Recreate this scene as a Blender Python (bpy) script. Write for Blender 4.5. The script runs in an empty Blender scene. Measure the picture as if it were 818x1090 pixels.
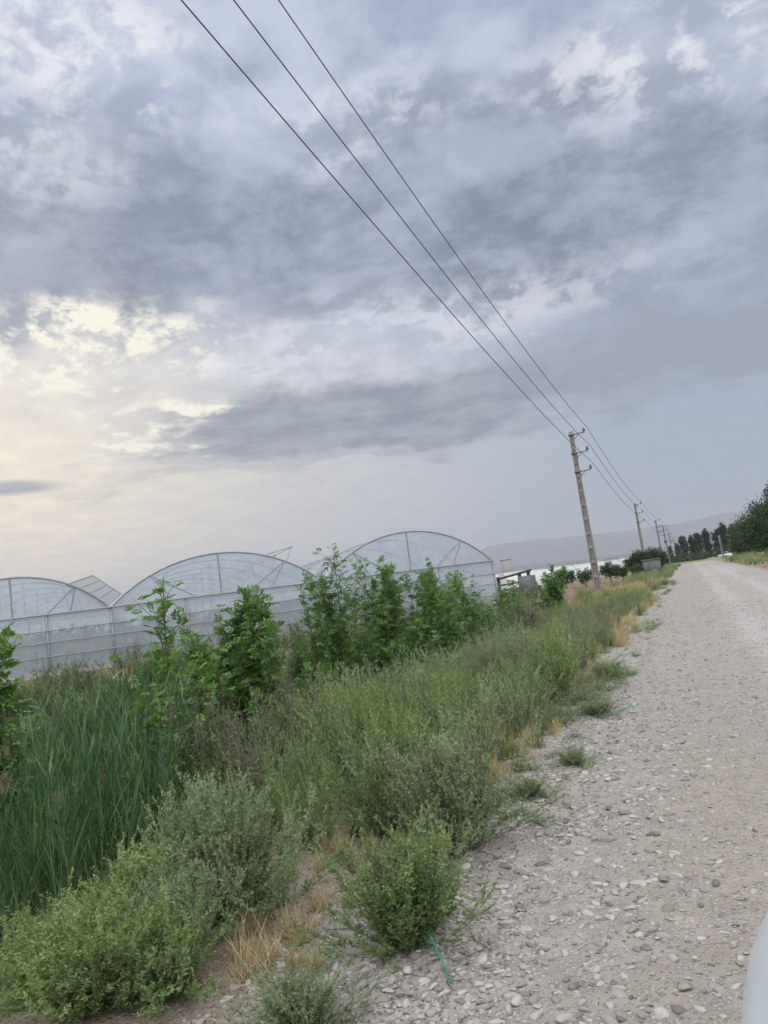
import bpy, math, random
import numpy as np
R = math.radians
rs = np.random.RandomState

# ------------------------------------------------------------------ camera
scene = bpy.context.scene
coll = scene.collection
CAM = np.array([0.0, 0.0, 1.6])
psi, pit, rol = R(20.95), R(6.15), R(7.5)
fw = np.array([-math.sin(psi) * math.cos(pit), math.cos(psi) * math.cos(pit), math.sin(pit)])
rt = np.array([math.cos(psi), math.sin(psi), 0.0])
up = np.cross(rt, fw)
c_r = math.cos(rol) * rt - math.sin(rol) * up
c_u = math.sin(rol) * rt + math.cos(rol) * up
from mathutils import Matrix
cd = bpy.data.cameras.new("camera")
cam = bpy.data.objects.new("camera", cd)
coll.objects.link(cam)
cam.matrix_world = Matrix(((c_r[0], c_u[0], -fw[0], CAM[0]), (c_r[1], c_u[1], -fw[1], CAM[1]),
                           (c_r[2], c_u[2], -fw[2], CAM[2]), (0, 0, 0, 1)))
cd.sensor_fit = 'VERTICAL'
cd.sensor_height = 36.0
cd.lens = 36.0 * 819.0 / 1090.0
cd.clip_start = 0.03
cd.clip_end = 40000
scene.camera = cam

# ------------------------------------------------------------------ world
SUN_AZ, SUN_EL = -47.0, 14.0
world = bpy.data.worlds.new("World")
scene.world = world
world.use_nodes = True
wt = world.node_tree
wt.nodes.clear()


class NG:
    """small helper for writing node graphs as expressions"""
    def __init__(self, tree):
        self.t = tree

    def n(self, typ, **kw):
        nd = self.t.nodes.new(typ)
        for k, v in kw.items():
            setattr(nd, k, v)
        return nd

    def put(self, sock, v):
        if v is None:
            return
        if isinstance(v, bpy.types.NodeSocket):
            self.t.links.new(v, sock)
        else:
            sock.default_value = v

    def m(self, op, a, b=None, c=None, clamp=False):
        nd = self.n('ShaderNodeMath', operation=op)
        nd.use_clamp = clamp
        for s, v in zip(nd.inputs, (a, b, c)):
            self.put(s, v)
        return nd.outputs[0]

    def vm(self, op, a, b=None):
        nd = self.n('ShaderNodeVectorMath', operation=op)
        self.put(nd.inputs[0], a)
        self.put(nd.inputs[1], b)
        return nd.outputs[0]

    def xyz(self, x, y, z):
        nd = self.n('ShaderNodeCombineXYZ')
        for s, v in zip(nd.inputs, (x, y, z)):
            self.put(s, v)
        return nd.outputs[0]

    def sep(self, v):
        nd = self.n('ShaderNodeSeparateXYZ')
        self.put(nd.inputs[0], v)
        return nd.outputs

    def noise(self, vec, scale, detail=4, rough=.5, dist=0.0, color=False):
        nd = self.n('ShaderNodeTexNoise')
        nd.noise_dimensions = '3D'
        self.put(nd.inputs['Vector'], vec)
        self.put(nd.inputs['Scale'], scale)
        self.put(nd.inputs['Detail'], detail)
        self.put(nd.inputs['Roughness'], rough)
        self.put(nd.inputs['Distortion'], dist)
        return nd.outputs['Color' if color else 'Fac']

    def smooth(self, v, a, b, lo=0.0, hi=1.0):
        nd = self.n('ShaderNodeMapRange')
        nd.interpolation_type = 'SMOOTHSTEP'
        for s, q in zip(nd.inputs[:5], (v, a, b, lo, hi)):
            self.put(s, q)
        return nd.outputs[0]

    def mix(self, f, a, b, blend='MIX'):
        nd = self.n('ShaderNodeMix', data_type='RGBA', blend_type=blend)
        self.put(nd.inputs[0], f)
        for s, v in ((nd.inputs[6], a), (nd.inputs[7], b)):
            if isinstance(v, tuple) and len(v) == 3:
                v = (*v, 1.0)
            self.put(s, v)
        return nd.outputs[2]

    def ramp(self, f, stops):
        nd = self.n('ShaderNodeValToRGB')
        self.put(nd.inputs[0], f)
        el = nd.color_ramp.elements
        while len(el) < len(stops):
            el.new(0.5)
        for e, (p, c) in zip(el, stops):
            e.position = p
            e.color = (*c, 1.0)
        return nd.outputs[0]


def srgb(r, g, b):
    return tuple((v / 255 / 12.92) if v / 255 <= .04045 else ((v / 255 + .055) / 1.055) ** 2.4 for v in (r, g, b))


g = NG(wt)
tc = g.n('ShaderNodeTexCoord')
dirv = tc.outputs['Generated']
dx, dy, dz = g.sep(dirv)
az = g.m('MULTIPLY', g.m('ARCTAN2', dx, dy), 57.29578)
el = g.m('MULTIPLY', g.m('ARCSINE', dz), 57.29578)
zz = g.m('ADD', g.m('MAXIMUM', dz, 0.0), 0.10)
plane = g.xyz(g.m('DIVIDE', dx, zz), g.m('DIVIDE', dy, zz), 0.0)
# streaky cloud-deck coordinates plus rounder ones for the cumulus fringes
nA = g.noise(plane, 1.6, 4, .55, .3, True)
nAx, nAy, nAz = g.sep(nA)
nB = g.noise(plane, 5.0, 5, .58, .25, True)
nBx, nBy, nBz = g.sep(nB)
nC = g.noise(g.vm('MULTIPLY', dirv, (1.0, 1.0, 1.5)), 28.0, 4, .60, .25)
wa = g.m('ADD', g.m('MULTIPLY', g.m('SUBTRACT', nAx, .5), 26.0), g.m('MULTIPLY', g.m('SUBTRACT', nBx, .5), 9.0))
we = g.m('ADD', g.m('MULTIPLY', g.m('SUBTRACT', nAy, .5), 9.0), g.m('MULTIPLY', g.m('SUBTRACT', nBy, .5), 4.5))
azw = g.m('ADD', az, wa)
elw = g.m('ADD', el, we)


def ell(a0, e0, ra, re, soft=.5, warp=True, tilt=0.0):
    A, E = (azw, elw) if warp else (az, el)
    da = g.m('SUBTRACT', A, a0)
    de = g.m('SUBTRACT', E, e0)
    if tilt:
        de = g.m('SUBTRACT', de, g.m('MULTIPLY', da, tilt))
    q = g.m('ADD', g.m('POWER', g.m('ABSOLUTE', g.m('DIVIDE', da, ra)), 2.0),
            g.m('POWER', g.m('ABSOLUTE', g.m('DIVIDE', de, re)), 2.0))
    return g.smooth(g.m('SQRT', q), 1.0 + soft, 1.0 - soft)


def vmax(*a):
    r = a[0]
    for b in a[1:]:
        r = g.m('MAXIMUM', r, b)
    return r


# clear-ish background between the clouds: lavender high up, pale near the horizon, cream toward the sun
hiC, loC = srgb(198, 207, 230), srgb(188, 193, 202)
bg_c = g.mix(g.smooth(el, 2.0, 24.0), loC, hiC)
right = g.smooth(az, -24.0, 4.0)
bg_c = g.mix(g.m('MULTIPLY', right, g.smooth(el, 25.0, 8.0)), bg_c, srgb(164, 178, 201))
glow = ell(SUN_AZ - 3, 11.0, 24.0, 9.5, .95, False)
bg_c = g.mix(g.m('MULTIPLY', glow, .9), bg_c, srgb(224, 223, 212))
nis = g.n('ShaderNodeTexSky', sky_type='NISHITA')
nis.sun_disc = False
nis.sun_elevation = R(SUN_EL)
nis.sun_rotation = R(SUN_AZ)
nis.dust_density = 3.0
nis.air_density = 1.5
nisc = g.mix(1.0, nis.outputs[0], (.09, .09, .09), 'MULTIPLY')
bg_c = g.mix(.06, bg_c, nisc)
# finer billows shared by everything
fine = g.m('ADD', g.m('MULTIPLY', nBy, .45), g.m('MULTIPLY', nC, .55))
billow = g.smooth(fine, .36, .64)
mott = g.smooth(nBz, .36, .64)
bg_c = g.mix(g.m('MULTIPLY', g.m('SUBTRACT', 1.0, mott), g.smooth(el, 14, 28, .15, .75)), bg_c, srgb(146, 159, 188))
# dark decks
deck = vmax(ell(-38, 27.0, 26, 5.2, .5), ell(-4, 24.0, 24, 5.0, .6), ell(-45, 23.5, 12, 3.0, .6),
            g.m('MULTIPLY', ell(-10, 30.5, 18, 3.5, .8), .75), g.m('MULTIPLY', ell(6, 18.0, 14, 3.0, .8), .7))
deck = g.m('MULTIPLY', deck, g.smooth(nAz, .30, .60, .55, 1.0))
wedge = vmax(ell(-20, 13.6, 19, 2.9, .45, True, -.01), g.m('MULTIPLY', ell(3, 13.6, 18, 2.3, .6), .95),
             g.m('MULTIPLY', ell(-27, 10.4, 15, .9, .7), .45), g.m('MULTIPLY', ell(-47, 10.4, 3.0, .45, .6, False), .85))
dark = g.mix(g.smooth(g.m('ADD', g.m('MULTIPLY', nBz, .6), g.m('MULTIPLY', nC, .4)), .38, .62), srgb(122, 131, 153), srgb(156, 166, 188))
dark = g.mix(g.smooth(az, -30, -52, 0, .3), dark, srgb(180, 181, 188))
col = g.mix(g.m('MULTIPLY', deck, .95), bg_c, dark)
dark2 = g.mix(g.smooth(g.m('ADD', g.m('MULTIPLY', nBx, .7), g.m('MULTIPLY', nC, .3)), .36, .64), srgb(134, 140, 157), srgb(166, 171, 184))
dark2 = g.mix(g.smooth(az, -18, 4), dark2, srgb(148, 157, 177))
col = g.mix(g.m('MULTIPLY', wedge, .97), col, dark2)
# bright cream breaks at the cloud edges
fr = g.smooth(fine, .44, .57)
creamA = g.m('MULTIPLY', vmax(ell(-42, 20.2, 8.0, 2.3, .45), ell(-47, 18.3, 5, 1.3, .6), g.m('MULTIPLY', ell(-34, 20.2, 5, 1.5, .7), .9)), g.m('ADD', g.m('MULTIPLY', fr, .9), .1))
creamB = g.m('MULTIPLY', vmax(ell(-39.5, 14.2, 3.4, 1.5, .6), ell(-36, 15.6, 4.5, .7, .7)), g.m('ADD', g.m('MULTIPLY', fr, .7), .3))
col = g.mix(g.m('MULTIPLY', g.m('ADD', vmax(creamA, creamB), g.m('MULTIPLY', vmax(creamA, creamB), .25), None, True), 1.0), col, (1.06, 1.0, .84))
wh = g.m('MULTIPLY', vmax(ell(-42, 37.0, 9, 4.2, .6), ell(3, 32.0, 7, 3.2, .8), g.m('MULTIPLY', ell(-46, 31.5, 6, 3.0, .8), .6), g.m('MULTIPLY', ell(-18, 33.5, 12, 2.4, .8), .55),
                     g.m('MULTIPLY', ell(-12, 20.3, 12, 2.2, .8), .7), g.m('MULTIPLY', ell(-25, 19.5, 9, 2.0, .8), .7)), g.m('ADD', g.m('MULTIPLY', fr, .85), .15))
col = g.mix(g.m('MULTIPLY', wh, .85), col, srgb(236, 239, 246))
# unseen sky behind and above the viewer, over-brightened as fill for ground and plants
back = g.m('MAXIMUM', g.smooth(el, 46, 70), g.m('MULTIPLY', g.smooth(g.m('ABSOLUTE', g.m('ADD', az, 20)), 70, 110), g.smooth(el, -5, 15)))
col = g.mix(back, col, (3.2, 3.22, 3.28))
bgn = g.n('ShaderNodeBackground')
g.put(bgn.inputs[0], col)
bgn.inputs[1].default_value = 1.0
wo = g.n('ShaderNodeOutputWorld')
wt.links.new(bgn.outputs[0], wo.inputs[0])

sl = bpy.data.lights.new("sun", 'SUN')
sl.energy = .7
sl.angle = R(14)
sl.color = (1.0, .93, .82)
sun = bpy.data.objects.new("sun", sl)
coll.objects.link(sun)
sun.rotation_euler = (R(90 - SUN_EL), 0, R(-SUN_AZ + 180))

scene.view_settings.view_transform = 'Standard'
scene.view_settings.look = 'None'
scene.view_settings.gamma = 1.0
scene.view_settings.exposure = 0.0
scene.view_settings.use_curve_mapping = False
scene.cycles.max_bounces = 8
scene.cycles.diffuse_bounces = 5
scene.cycles.transparent_max_bounces = 24
scene.cycles.volume_bounces = 0
scene.cycles.use_denoising = True

# ------------------------------------------------------------------ materials


def mat(name):
    m = bpy.data.materials.new(name)
    m.use_nodes = True
    m.node_tree.nodes.clear()
    return m, NG(m.node_tree)


def finish(m, gg, shader, volume=None):
    o = gg.n('ShaderNodeOutputMaterial')
    if shader is not None:
        m.node_tree.links.new(shader, o.inputs[0])
    if volume is not None:
        m.node_tree.links.new(volume, o.inputs[1])
    return m


def bsdf(gg, color, rough=.8, spec=.3, metal=0.0, normal=None):
    p = gg.n('ShaderNodeBsdfPrincipled')
    if isinstance(color, tuple):
        color = (*color, 1.0)
    gg.put(p.inputs['Base Color'], color)
    gg.put(p.inputs['Roughness'], rough)
    p.inputs['Specular IOR Level'].default_value = spec
    p.inputs['Metallic'].default_value = metal
    if normal is not None:
        gg.put(p.inputs['Normal'], normal)
    return p


def bump(gg, h, strength=.5, dist=.02):
    b = gg.n('ShaderNodeBump')
    b.inputs['Strength'].default_value = strength
    b.inputs['Distance'].default_value = dist
    gg.put(b.inputs['Height'], h)
    return b.outputs[0]


def plain(name, color, rough=.7, spec=.3, metal=0.0, var=.18, scale=6.0, bscale=0, bstr=.3):
    """weathered single colour: noise variation in the object's own space"""
    m, gg = mat(name)
    t = gg.n('ShaderNodeTexCoord').outputs['Object']
    n = gg.noise(t, scale, 6, .6)
    lo = tuple(c * (1 - var) for c in color)
    hi = tuple(min(1, c * (1 + var)) for c in color)
    c = gg.mix(gg.smooth(n, .3, .7), lo, hi)
    nrm = bump(gg, gg.noise(t, bscale, 5, .6), bstr, .01) if bscale else None
    return finish(m, gg, bsdf(gg, c, rough, spec, metal, nrm).outputs[0])


def foliage(name, stops, trans=.3, rough=.55, spec=.25):
    m, gg = mat(name)
    at = gg.n('ShaderNodeAttribute', attribute_name='tone')
    oi = gg.n('ShaderNodeObjectInfo')
    f = gg.m('ADD', gg.m('MULTIPLY', at.outputs['Fac'], .8), gg.m('MULTIPLY', oi.outputs['Random'], .2))
    c = gg.ramp(f, stops)
    p = bsdf(gg, c, rough, spec)
    tr = gg.n('ShaderNodeBsdfTranslucent')
    gg.put(tr.inputs[0], gg.mix(1.0, c, (1.0, 1.0, .55), 'MULTIPLY'))
    ms = gg.n('ShaderNodeMixShader')
    ms.inputs[0].default_value = trans
    m.node_tree.links.new(p.outputs[0], ms.inputs[1])
    m.node_tree.links.new(tr.outputs[0], ms.inputs[2])
    return finish(m, gg, ms.outputs[0])


M = {}
M['weed'] = foliage('weed_leaf', [(0, (0.090, 0.140, 0.052)), (.4, (0.158, 0.234, 0.093)), (.75, (0.225, 0.312, 0.133)), (1, (0.297, 0.364, 0.180))], .42)
M['greyweed'] = foliage('grey_weed_leaf', [(0, (0.115, 0.160, 0.085)), (.4, (0.198, 0.263, 0.150)), (.75, (0.276, 0.345, 0.205)), (1, (0.350, 0.397, 0.260))], .42)
M['brushy'] = foliage('yellow_green_leaf', [(0, (0.115, 0.173, 0.067)), (.4, (0.207, 0.292, 0.116)), (.75, (0.290, 0.383, 0.166)), (1, (0.368, 0.430, 0.218))], .42)
M['sapling'] = foliage('sapling_leaf', [(0, (.050, .110, .028)), (.5, (.098, .195, .045)), (.85, (.165, .285, .070)), (1, (.25, .34, .10))], .45, .42, .4)
M['reed'] = foliage('reed_blade', [(0, (0.022, 0.053, 0.020)), (.5, (0.040, 0.092, 0.032)), (.85, (0.076, 0.144, 0.056)), (.96, (0.101, 0.152, 0.058)), (1, (0.202, 0.192, 0.079))], .3, .5, .3)
M['dry'] = foliage('dry_stalk', [(0, (.085, .075, .058)), (.5, (.150, .132, .105)), (1, (.25, .22, .18))], .2, .8, .1)
M['straw'] = foliage('straw_grass', [(0, (.24, .20, .10)), (.5, (.36, .29, .16)), (1, (.46, .39, .24))], .25, .8, .1)
M['grass'] = foliage('verge_grass', [(0, (.085, .115, .034)), (.5, (.135, .165, .055)), (1, (.24, .235, .11))], .3)
M['dark_tree'] = foliage('dark_tree_leaf', [(0, (0.010, 0.024, 0.010)), (.5, (0.018, 0.040, 0.014)), (1, (0.036, 0.068, 0.021))], .15, .6, .2)
M['mid_tree'] = foliage('mid_tree_leaf', [(0, (.018, .038, .015)), (.5, (.034, .064, .024)), (1, (.062, .100, .036))], .2, .6, .2)
M['poplar'] = foliage('poplar_leaf', [(0, (.018, .032, .020)), (.5, (.028, .047, .026)), (1, (.045, .068, .036))], .15, .6, .2)
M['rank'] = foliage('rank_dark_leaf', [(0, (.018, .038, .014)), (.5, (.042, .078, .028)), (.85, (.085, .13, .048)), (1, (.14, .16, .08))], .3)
M['crop'] = foliage('crop_leaf', [(0, (.03, .07, .02)), (1, (.07, .14, .04))], .25)
M['bark'] = plain('bark', (.10, .085, .066), .9, .15, 0, .4, 12, 40, .6)
M['green_stem'] = plain('green_stem', (.13, .15, .07), .7, .2, 0, .3, 20)
M['brown_stem'] = plain('brown_stem', (.13, .10, .066), .8, .2, 0, .35, 20)
M['concrete'] = plain('concrete_pole', (.165, .155, .14), .9, .2, 0, .22, 5, 60, .4)
M['kerbc'] = plain('concrete_kerb', (.17, .155, .14), .9, .2, 0, .22, 3, 40, .4)
M['galv'] = plain('galvanised_pipe', (.19, .2, .21), .5, .4, .0, .15, 8)
M['steel'] = plain('weathered_steel', (.10, .10, .105), .55, .4, .5, .25, 8)
M['porcelain'] = plain('brown_porcelain', (.025, .018, .016), .25, .6, 0, .2, 8)
M['wire'] = plain('power_wire', (.06, .06, .062), .5, .4, .4, .2, 2)
M['wood_dark'] = plain('dark_wood', (.055, .05, .045), .85, .2, 0, .35, 9, 40, .5)
M['grey_board'] = plain('grey_board', (.085, .092, .09), .8, .2, 0, .2, 6)
M['tank'] = plain('pale_render', (.20, .195, .19), .9, .2, 0, .1, .6)
M['block'] = plain('grey_block', (.10, .10, .10), .9, .2, 0, .15, 2)
M['yellow'] = plain('yellow_paint', (.30, .22, .04), .6, .3, 0, .2, 5)
M['sack'] = plain('navy_plastic', (.022, .026, .055), .5, .4, 0, .3, 7, 14, .8)
M['twine'] = plain('green_twine', (.025, .19, .12), .55, .3, 0, .25, 60)
M['carpaint'] = plain('silver_white_paint', (.40, .44, .49), .16, .5, .0, .03, 2)
M['carwhite'] = plain('white_paint', (.50, .51, .52), .3, .5, 0, .02, 2)
M['rubber'] = plain('black_rubber', (.02, .02, .022), .8, .3, 0, .2, 20)
M['rim'] = plain('wheel_rim', (.45, .46, .48), .35, .5, .8, .05, 5)
M['carglass'] = plain('car_glass', (.02, .024, .03), .06, .6, 0, .02, 2)
M['lamp'] = plain('lamp_lens', (.62, .64, .66), .1, .6, 0, .05, 5)
M['redlamp'] = plain('red_lens', (.30, .02, .02), .2, .5, 0, .05, 5)
M['trim'] = plain('black_trim', (.03, .03, .034), .6, .3, 0, .1, 10)


def film_mat(name, tr, color, dif, gloss=.12):
    m, gg = mat(name)
    t = gg.n('ShaderNodeTexCoord').outputs['Object']
    n = gg.noise(t, 1.3, 6, .65)
    n2 = gg.noise(gg.vm('MULTIPLY', t, (1.2, 1.2, .25)), 5.0, 4, .6)
    nrm = bump(gg, gg.noise(t, 2.2, 3, .5), 0.45, .15)
    tb = gg.n('ShaderNodeBsdfTransparent')
    tb.inputs[0].default_value = (*tr, 1)
    c = gg.mix(gg.smooth(n, .3, .7), tuple(v * .92 for v in color), color)
    p = bsdf(gg, c, .32, .5, 0, nrm)
    tl = gg.n('ShaderNodeBsdfTranslucent')
    gg.put(tl.inputs[0], c)
    m1 = gg.n('ShaderNodeMixShader')
    m1.inputs[0].default_value = .55
    m.node_tree.links.new(p.outputs[0], m1.inputs[1])
    m.node_tree.links.new(tl.outputs[0], m1.inputs[2])
    m2 = gg.n('ShaderNodeMixShader')
    f = gg.m('ADD', dif, gg.m('MULTIPLY', gg.m('SUBTRACT', gg.m('ADD', gg.m('MULTIPLY', n, .6), gg.m('MULTIPLY', n2, .4)), .5), .22), None, True)
    gg.put(m2.inputs[0], f)
    m.node_tree.links.new(tb.outputs[0], m2.inputs[1])
    m.node_tree.links.new(m1.outputs[0], m2.inputs[2])
    return finish(m, gg, m2.outputs[0])


M['film'] = film_mat('greenhouse_film', (.90, .93, .96), (.48, .525, .575), .68)
M['roof'] = film_mat('roof_film', (.90, .93, .96), (.50, .545, .59), .46)
M['net'] = film_mat('vent_net', (.85, .87, .90), (.42, .43, .45), .55)
M['tunnel'] = film_mat('tunnel_film', (.9, .9, .9), (.70, .71, .72), .97)
M['tunnel_grey'] = film_mat('grey_tunnel_film', (.9, .9, .9), (.34, .355, .375), .9)

# ground / road: one recipe in world space, mixed by where on the land a point lies


def ground_material(name, road):
    m, gg = mat(name)
    geo = gg.n('ShaderNodeNewGeometry')
    pos = geo.outputs['Position']
    x, y, z = gg.sep(pos)
    n1 = gg.noise(pos, .9, 5, .6)
    n2 = gg.noise(pos, 5.0, 6, .65)
    n3 = gg.noise(pos, 38.0, 5, .65)
    n4 = gg.noise(pos, .13, 5, .6)
    vor = gg.n('ShaderNodeTexVoronoi')
    vor.inputs['Scale'].default_value = 34.0
    gg.put(vor.inputs['Vector'], gg.vm('ADD', pos, gg.xyz(gg.m('MULTIPLY', n2, .05), gg.m('MULTIPLY', n3, .03), 0.0)))
    vor2 = gg.n('ShaderNodeTexVoronoi')
    vor2.inputs['Scale'].default_value = 80.0
    gg.put(vor2.inputs['Vector'], pos)
    vcol = gg.sep(vor.outputs['Color'])[0]
    vcol2 = gg.sep(vor2.outputs['Color'])[1]
    # pebbly gravel
    dust = gg.mix(gg.smooth(n2, .3, .7), (0.194, 0.177, 0.155), (0.273, 0.251, 0.226))
    peb = gg.ramp(gg.m('ADD', gg.m('MULTIPLY', vcol, .6), gg.m('MULTIPLY', vcol2, .4)),
                  [(0, (0.121, 0.113, 0.102)), (.45, (0.234, 0.219, 0.200)), (.8, (0.321, 0.307, 0.292)), (1, (0.414, 0.406, 0.390))])
    isp = gg.m('MULTIPLY', gg.smooth(vor.outputs['Distance'], .62, .40), gg.smooth(vcol, .30, .46))
    grav = gg.mix(gg.m('MULTIPLY', isp, .8), dust, peb)
    # browner, dustier strip near the shoulder; paler compacted centre
    xs = gg.m('ADD', x, gg.m('MULTIPLY', gg.m('SUBTRACT', n1, .5), 1.4))
    brown = gg.m('MULTIPLY', gg.smooth(gg.m('ABSOLUTE', gg.m('ADD', xs, .05)), 1.0, .2), gg.smooth(y, 16.0, 5.0))
    grav = gg.mix(gg.m('MULTIPLY', brown, .4), grav, (0.216, 0.185, 0.151))
    pale = gg.m('MULTIPLY', gg.smooth(xs, .5, 1.6), .45)
    grav = gg.mix(pale, grav, gg.mix(gg.smooth(n2, .3, .7), (0.250, 0.243, 0.230), (0.321, 0.309, 0.298)))
    track = gg.smooth(gg.m('ABSOLUTE', gg.m('SUBTRACT', gg.m('ABSOLUTE', gg.m('SUBTRACT', xs, 1.75)), .75)), .45, .1)
    grav = gg.mix(gg.m('MULTIPLY', track, .42), grav, (0.337, 0.327, 0.314))
    h = gg.m('ADD', gg.m('MULTIPLY', gg.m('MULTIPLY', isp, gg.m('SUBTRACT', 1.0, vor.outputs['Distance'])), 1.0), gg.m('MULTIPLY', n3, .5))
    h = gg.m('ADD', h, gg.m('MULTIPLY', gg.m('SUBTRACT', 1.0, vor2.outputs['Distance']), .3))
    c = grav
    if not road:
        soil = gg.mix(gg.smooth(n2, .3, .7), (.150, .118, .085), (.235, .190, .145))
        soil = gg.mix(gg.m('MULTIPLY', isp, .25), soil, peb)
        fs = gg.smooth(gg.m('ADD', x, gg.m('MULTIPLY', gg.m('SUBTRACT', n1, .5), 1.2)), -1.75, -2.15)
        fr2 = gg.smooth(gg.m('ADD', x, gg.m('MULTIPLY', gg.m('SUBTRACT', n1, .5), 1.6)), 4.1, 4.6)
        c = gg.mix(gg.m('MAXIMUM', fs, fr2), c, soil)
        litter = gg.mix(gg.smooth(n3, .35, .65), (.055, .06, .03), (.11, .10, .06))
        c = gg.mix(gg.m('MULTIPLY', gg.smooth(x, -2.4, -3.2), .75), c, litter)
        red = gg.mix(gg.smooth(n2, .3, .7), (.125, .082, .058), (.19, .13, .096))
        fred = gg.m('MULTIPLY', gg.m('MULTIPLY', gg.smooth(y, 46, 52), gg.smooth(x, -5.2, -6.5)), gg.smooth(y, 120, 95))
        c = gg.mix(fred, c, red)
        far = gg.m('MULTIPLY', gg.smooth(gg.m('ADD', y, gg.m('MULTIPLY', n4, 30)), 110, 150), gg.m('MAXIMUM', gg.smooth(x, -1.5, -4.0), gg.m('MAXIMUM', gg.smooth(x, 4.5, 6), gg.smooth(y, 165, 185))))
        gr = gg.mix(gg.smooth(n4, .35, .65), (.10, .125, .05), (.20, .185, .10))
        c = gg.mix(far, c, gr)
    nb = bump(gg, h, .85, .016)
    return finish(m, gg, bsdf(gg, c, .92, .2, 0, nb).outputs[0])


M['ground'] = ground_material('ground', False)
M['road'] = ground_material('gravel_road', True)

m, gg = mat('pebble')
at = gg.n('ShaderNodeAttribute', attribute_name='tone')
tco = gg.n('ShaderNodeNewGeometry').outputs['Position']
oi = gg.n('ShaderNodeObjectInfo')
pc = gg.ramp(gg.m('FRACT', gg.m('ADD', at.outputs['Fac'], oi.outputs['Random'])),
             [(0, (0.095, 0.089, 0.081)), (.3, (0.174, 0.164, 0.149)), (.55, (0.241, 0.224, 0.200)), (.8, (0.308, 0.296, 0.276)), (.985, (.335, .326, .308)), (1, (0.168, 0.136, 0.113))])
pc = gg.mix(gg.m('MULTIPLY', gg.smooth(gg.noise(tco, 45, 5, .65), .3, .7), .35), pc, (0.207, 0.186, 0.161))
finish(m, gg, bsdf(gg, pc, .85, .25, 0, bump(gg, gg.noise(tco, 160, 4, .6), .3, .004)).outputs[0])
M['pebble'] = m

m, gg = mat('mountain')
tco = gg.n('ShaderNodeNewGeometry').outputs['Position']
pc = gg.mix(gg.smooth(gg.noise(tco, .004, 8, .65), .3, .7), (.085, .082, .090), (.135, .127, .130))
finish(m, gg, bsdf(gg, pc, .95, .1).outputs[0])
M['mountain'] = m

# ------------------------------------------------------------------ mesh helpers


def mesh_np(name, V, Q, mats, tone=None, midx=None, smooth=False):
    """V (n,3); Q list of (m,k) face arrays of any k"""
    me = bpy.data.meshes.new(name)
    Q = [np.asarray(q, dtype=np.int32) for q in (Q if isinstance(Q, list) else [Q]) if len(q)]
    V = np.asarray(V, dtype=np.float32)
    me.vertices.add(len(V))
    me.vertices.foreach_set('co', V.ravel())
    loops = np.concatenate([q.ravel() for q in Q])
    tot = np.concatenate([np.full(len(q), q.shape[1], dtype=np.int32) for q in Q])
    st = np.concatenate([[0], np.cumsum(tot)[:-1]]).astype(np.int32)
    me.loops.add(len(loops))
    me.loops.foreach_set('vertex_index', loops)
    me.polygons.add(len(tot))
    me.polygons.foreach_set('loop_start', st)
    me.polygons.foreach_set('loop_total', tot)
    if midx is not None:
        me.polygons.foreach_set('material_index', np.asarray(midx, dtype=np.int32))
    if smooth:
        me.polygons.foreach_set('use_smooth', np.ones(len(tot), dtype=bool))
    if tone is not None:
        a = me.attributes.new('tone', 'FLOAT', 'FACE')
        a.data.foreach_set('value', np.asarray(tone, dtype=np.float32))
    for mm in (mats if isinstance(mats, (list, tuple)) else [mats]):
        me.materials.append(mm)
    me.update(calc_edges=True)
    return me


def link(name, me, parent=None, loc=None):
    o = bpy.data.objects.new(name, me)
    coll.objects.link(o)
    if parent is not None:
        o.parent = parent
    if loc is not None:
        o.location = loc
    return o


def tag(o, label=None, cat=None, group=None, kind=None):
    if label:
        o['label'] = label
    if cat:
        o['category'] = cat
    if group:
        o['group'] = group
    if kind:
        o['kind'] = kind
    return o


def empty(name, loc, label, cat, group=None, rz=0.0):
    o = bpy.data.objects.new(name, None)
    coll.objects.link(o)
    o.location = loc
    o.rotation_euler = (0, 0, rz)
    o.empty_display_size = .1
    return tag(o, label, cat, group)


class T:
    """geometry template: vertices, quads, tone, one material slot per index"""
    def __init__(self):
        self.V, self.Q, self.tn, self.mi, self.n = [], [], [], [], 0

    def add(self, V, Q, tone, mi=0):
        V = np.asarray(V, float)
        Q = np.asarray(Q, int)
        self.V.append(V)
        self.Q.append(Q + self.n)
        self.tn.append(np.broadcast_to(tone, (len(Q),)))
        self.mi.append(np.full(len(Q), mi))
        self.n += len(V)

    def done(self):
        return (np.concatenate(self.V), np.concatenate(self.Q), np.concatenate(self.tn).astype(float), np.concatenate(self.mi))

    def mesh(self, name, mats, smooth=False):
        V, Q, t, mi = self.done()
        return mesh_np(name, V, Q, mats, t, mi, smooth)


def rotmat(rz, tiltx=None, tilty=None):
    k = len(rz)
    c, s = np.cos(rz), np.sin(rz)
    Z = np.zeros((k, 3, 3))
    Z[:, 0, 0] = c; Z[:, 0, 1] = -s; Z[:, 1, 0] = s; Z[:, 1, 1] = c; Z[:, 2, 2] = 1
    if tiltx is not None:
        c, s = np.cos(tiltx), np.sin(tiltx)
        X = np.zeros((k, 3, 3))
        X[:, 0, 0] = 1; X[:, 1, 1] = c; X[:, 1, 2] = -s; X[:, 2, 1] = s; X[:, 2, 2] = c
        Z = Z @ X
    if tilty is not None:
        c, s = np.cos(tilty), np.sin(tilty)
        Y = np.zeros((k, 3, 3))
        Y[:, 1, 1] = 1; Y[:, 0, 0] = c; Y[:, 0, 2] = s; Y[:, 2, 0] = -s; Y[:, 2, 2] = c
        Z = Y @ Z
    return Z


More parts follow.
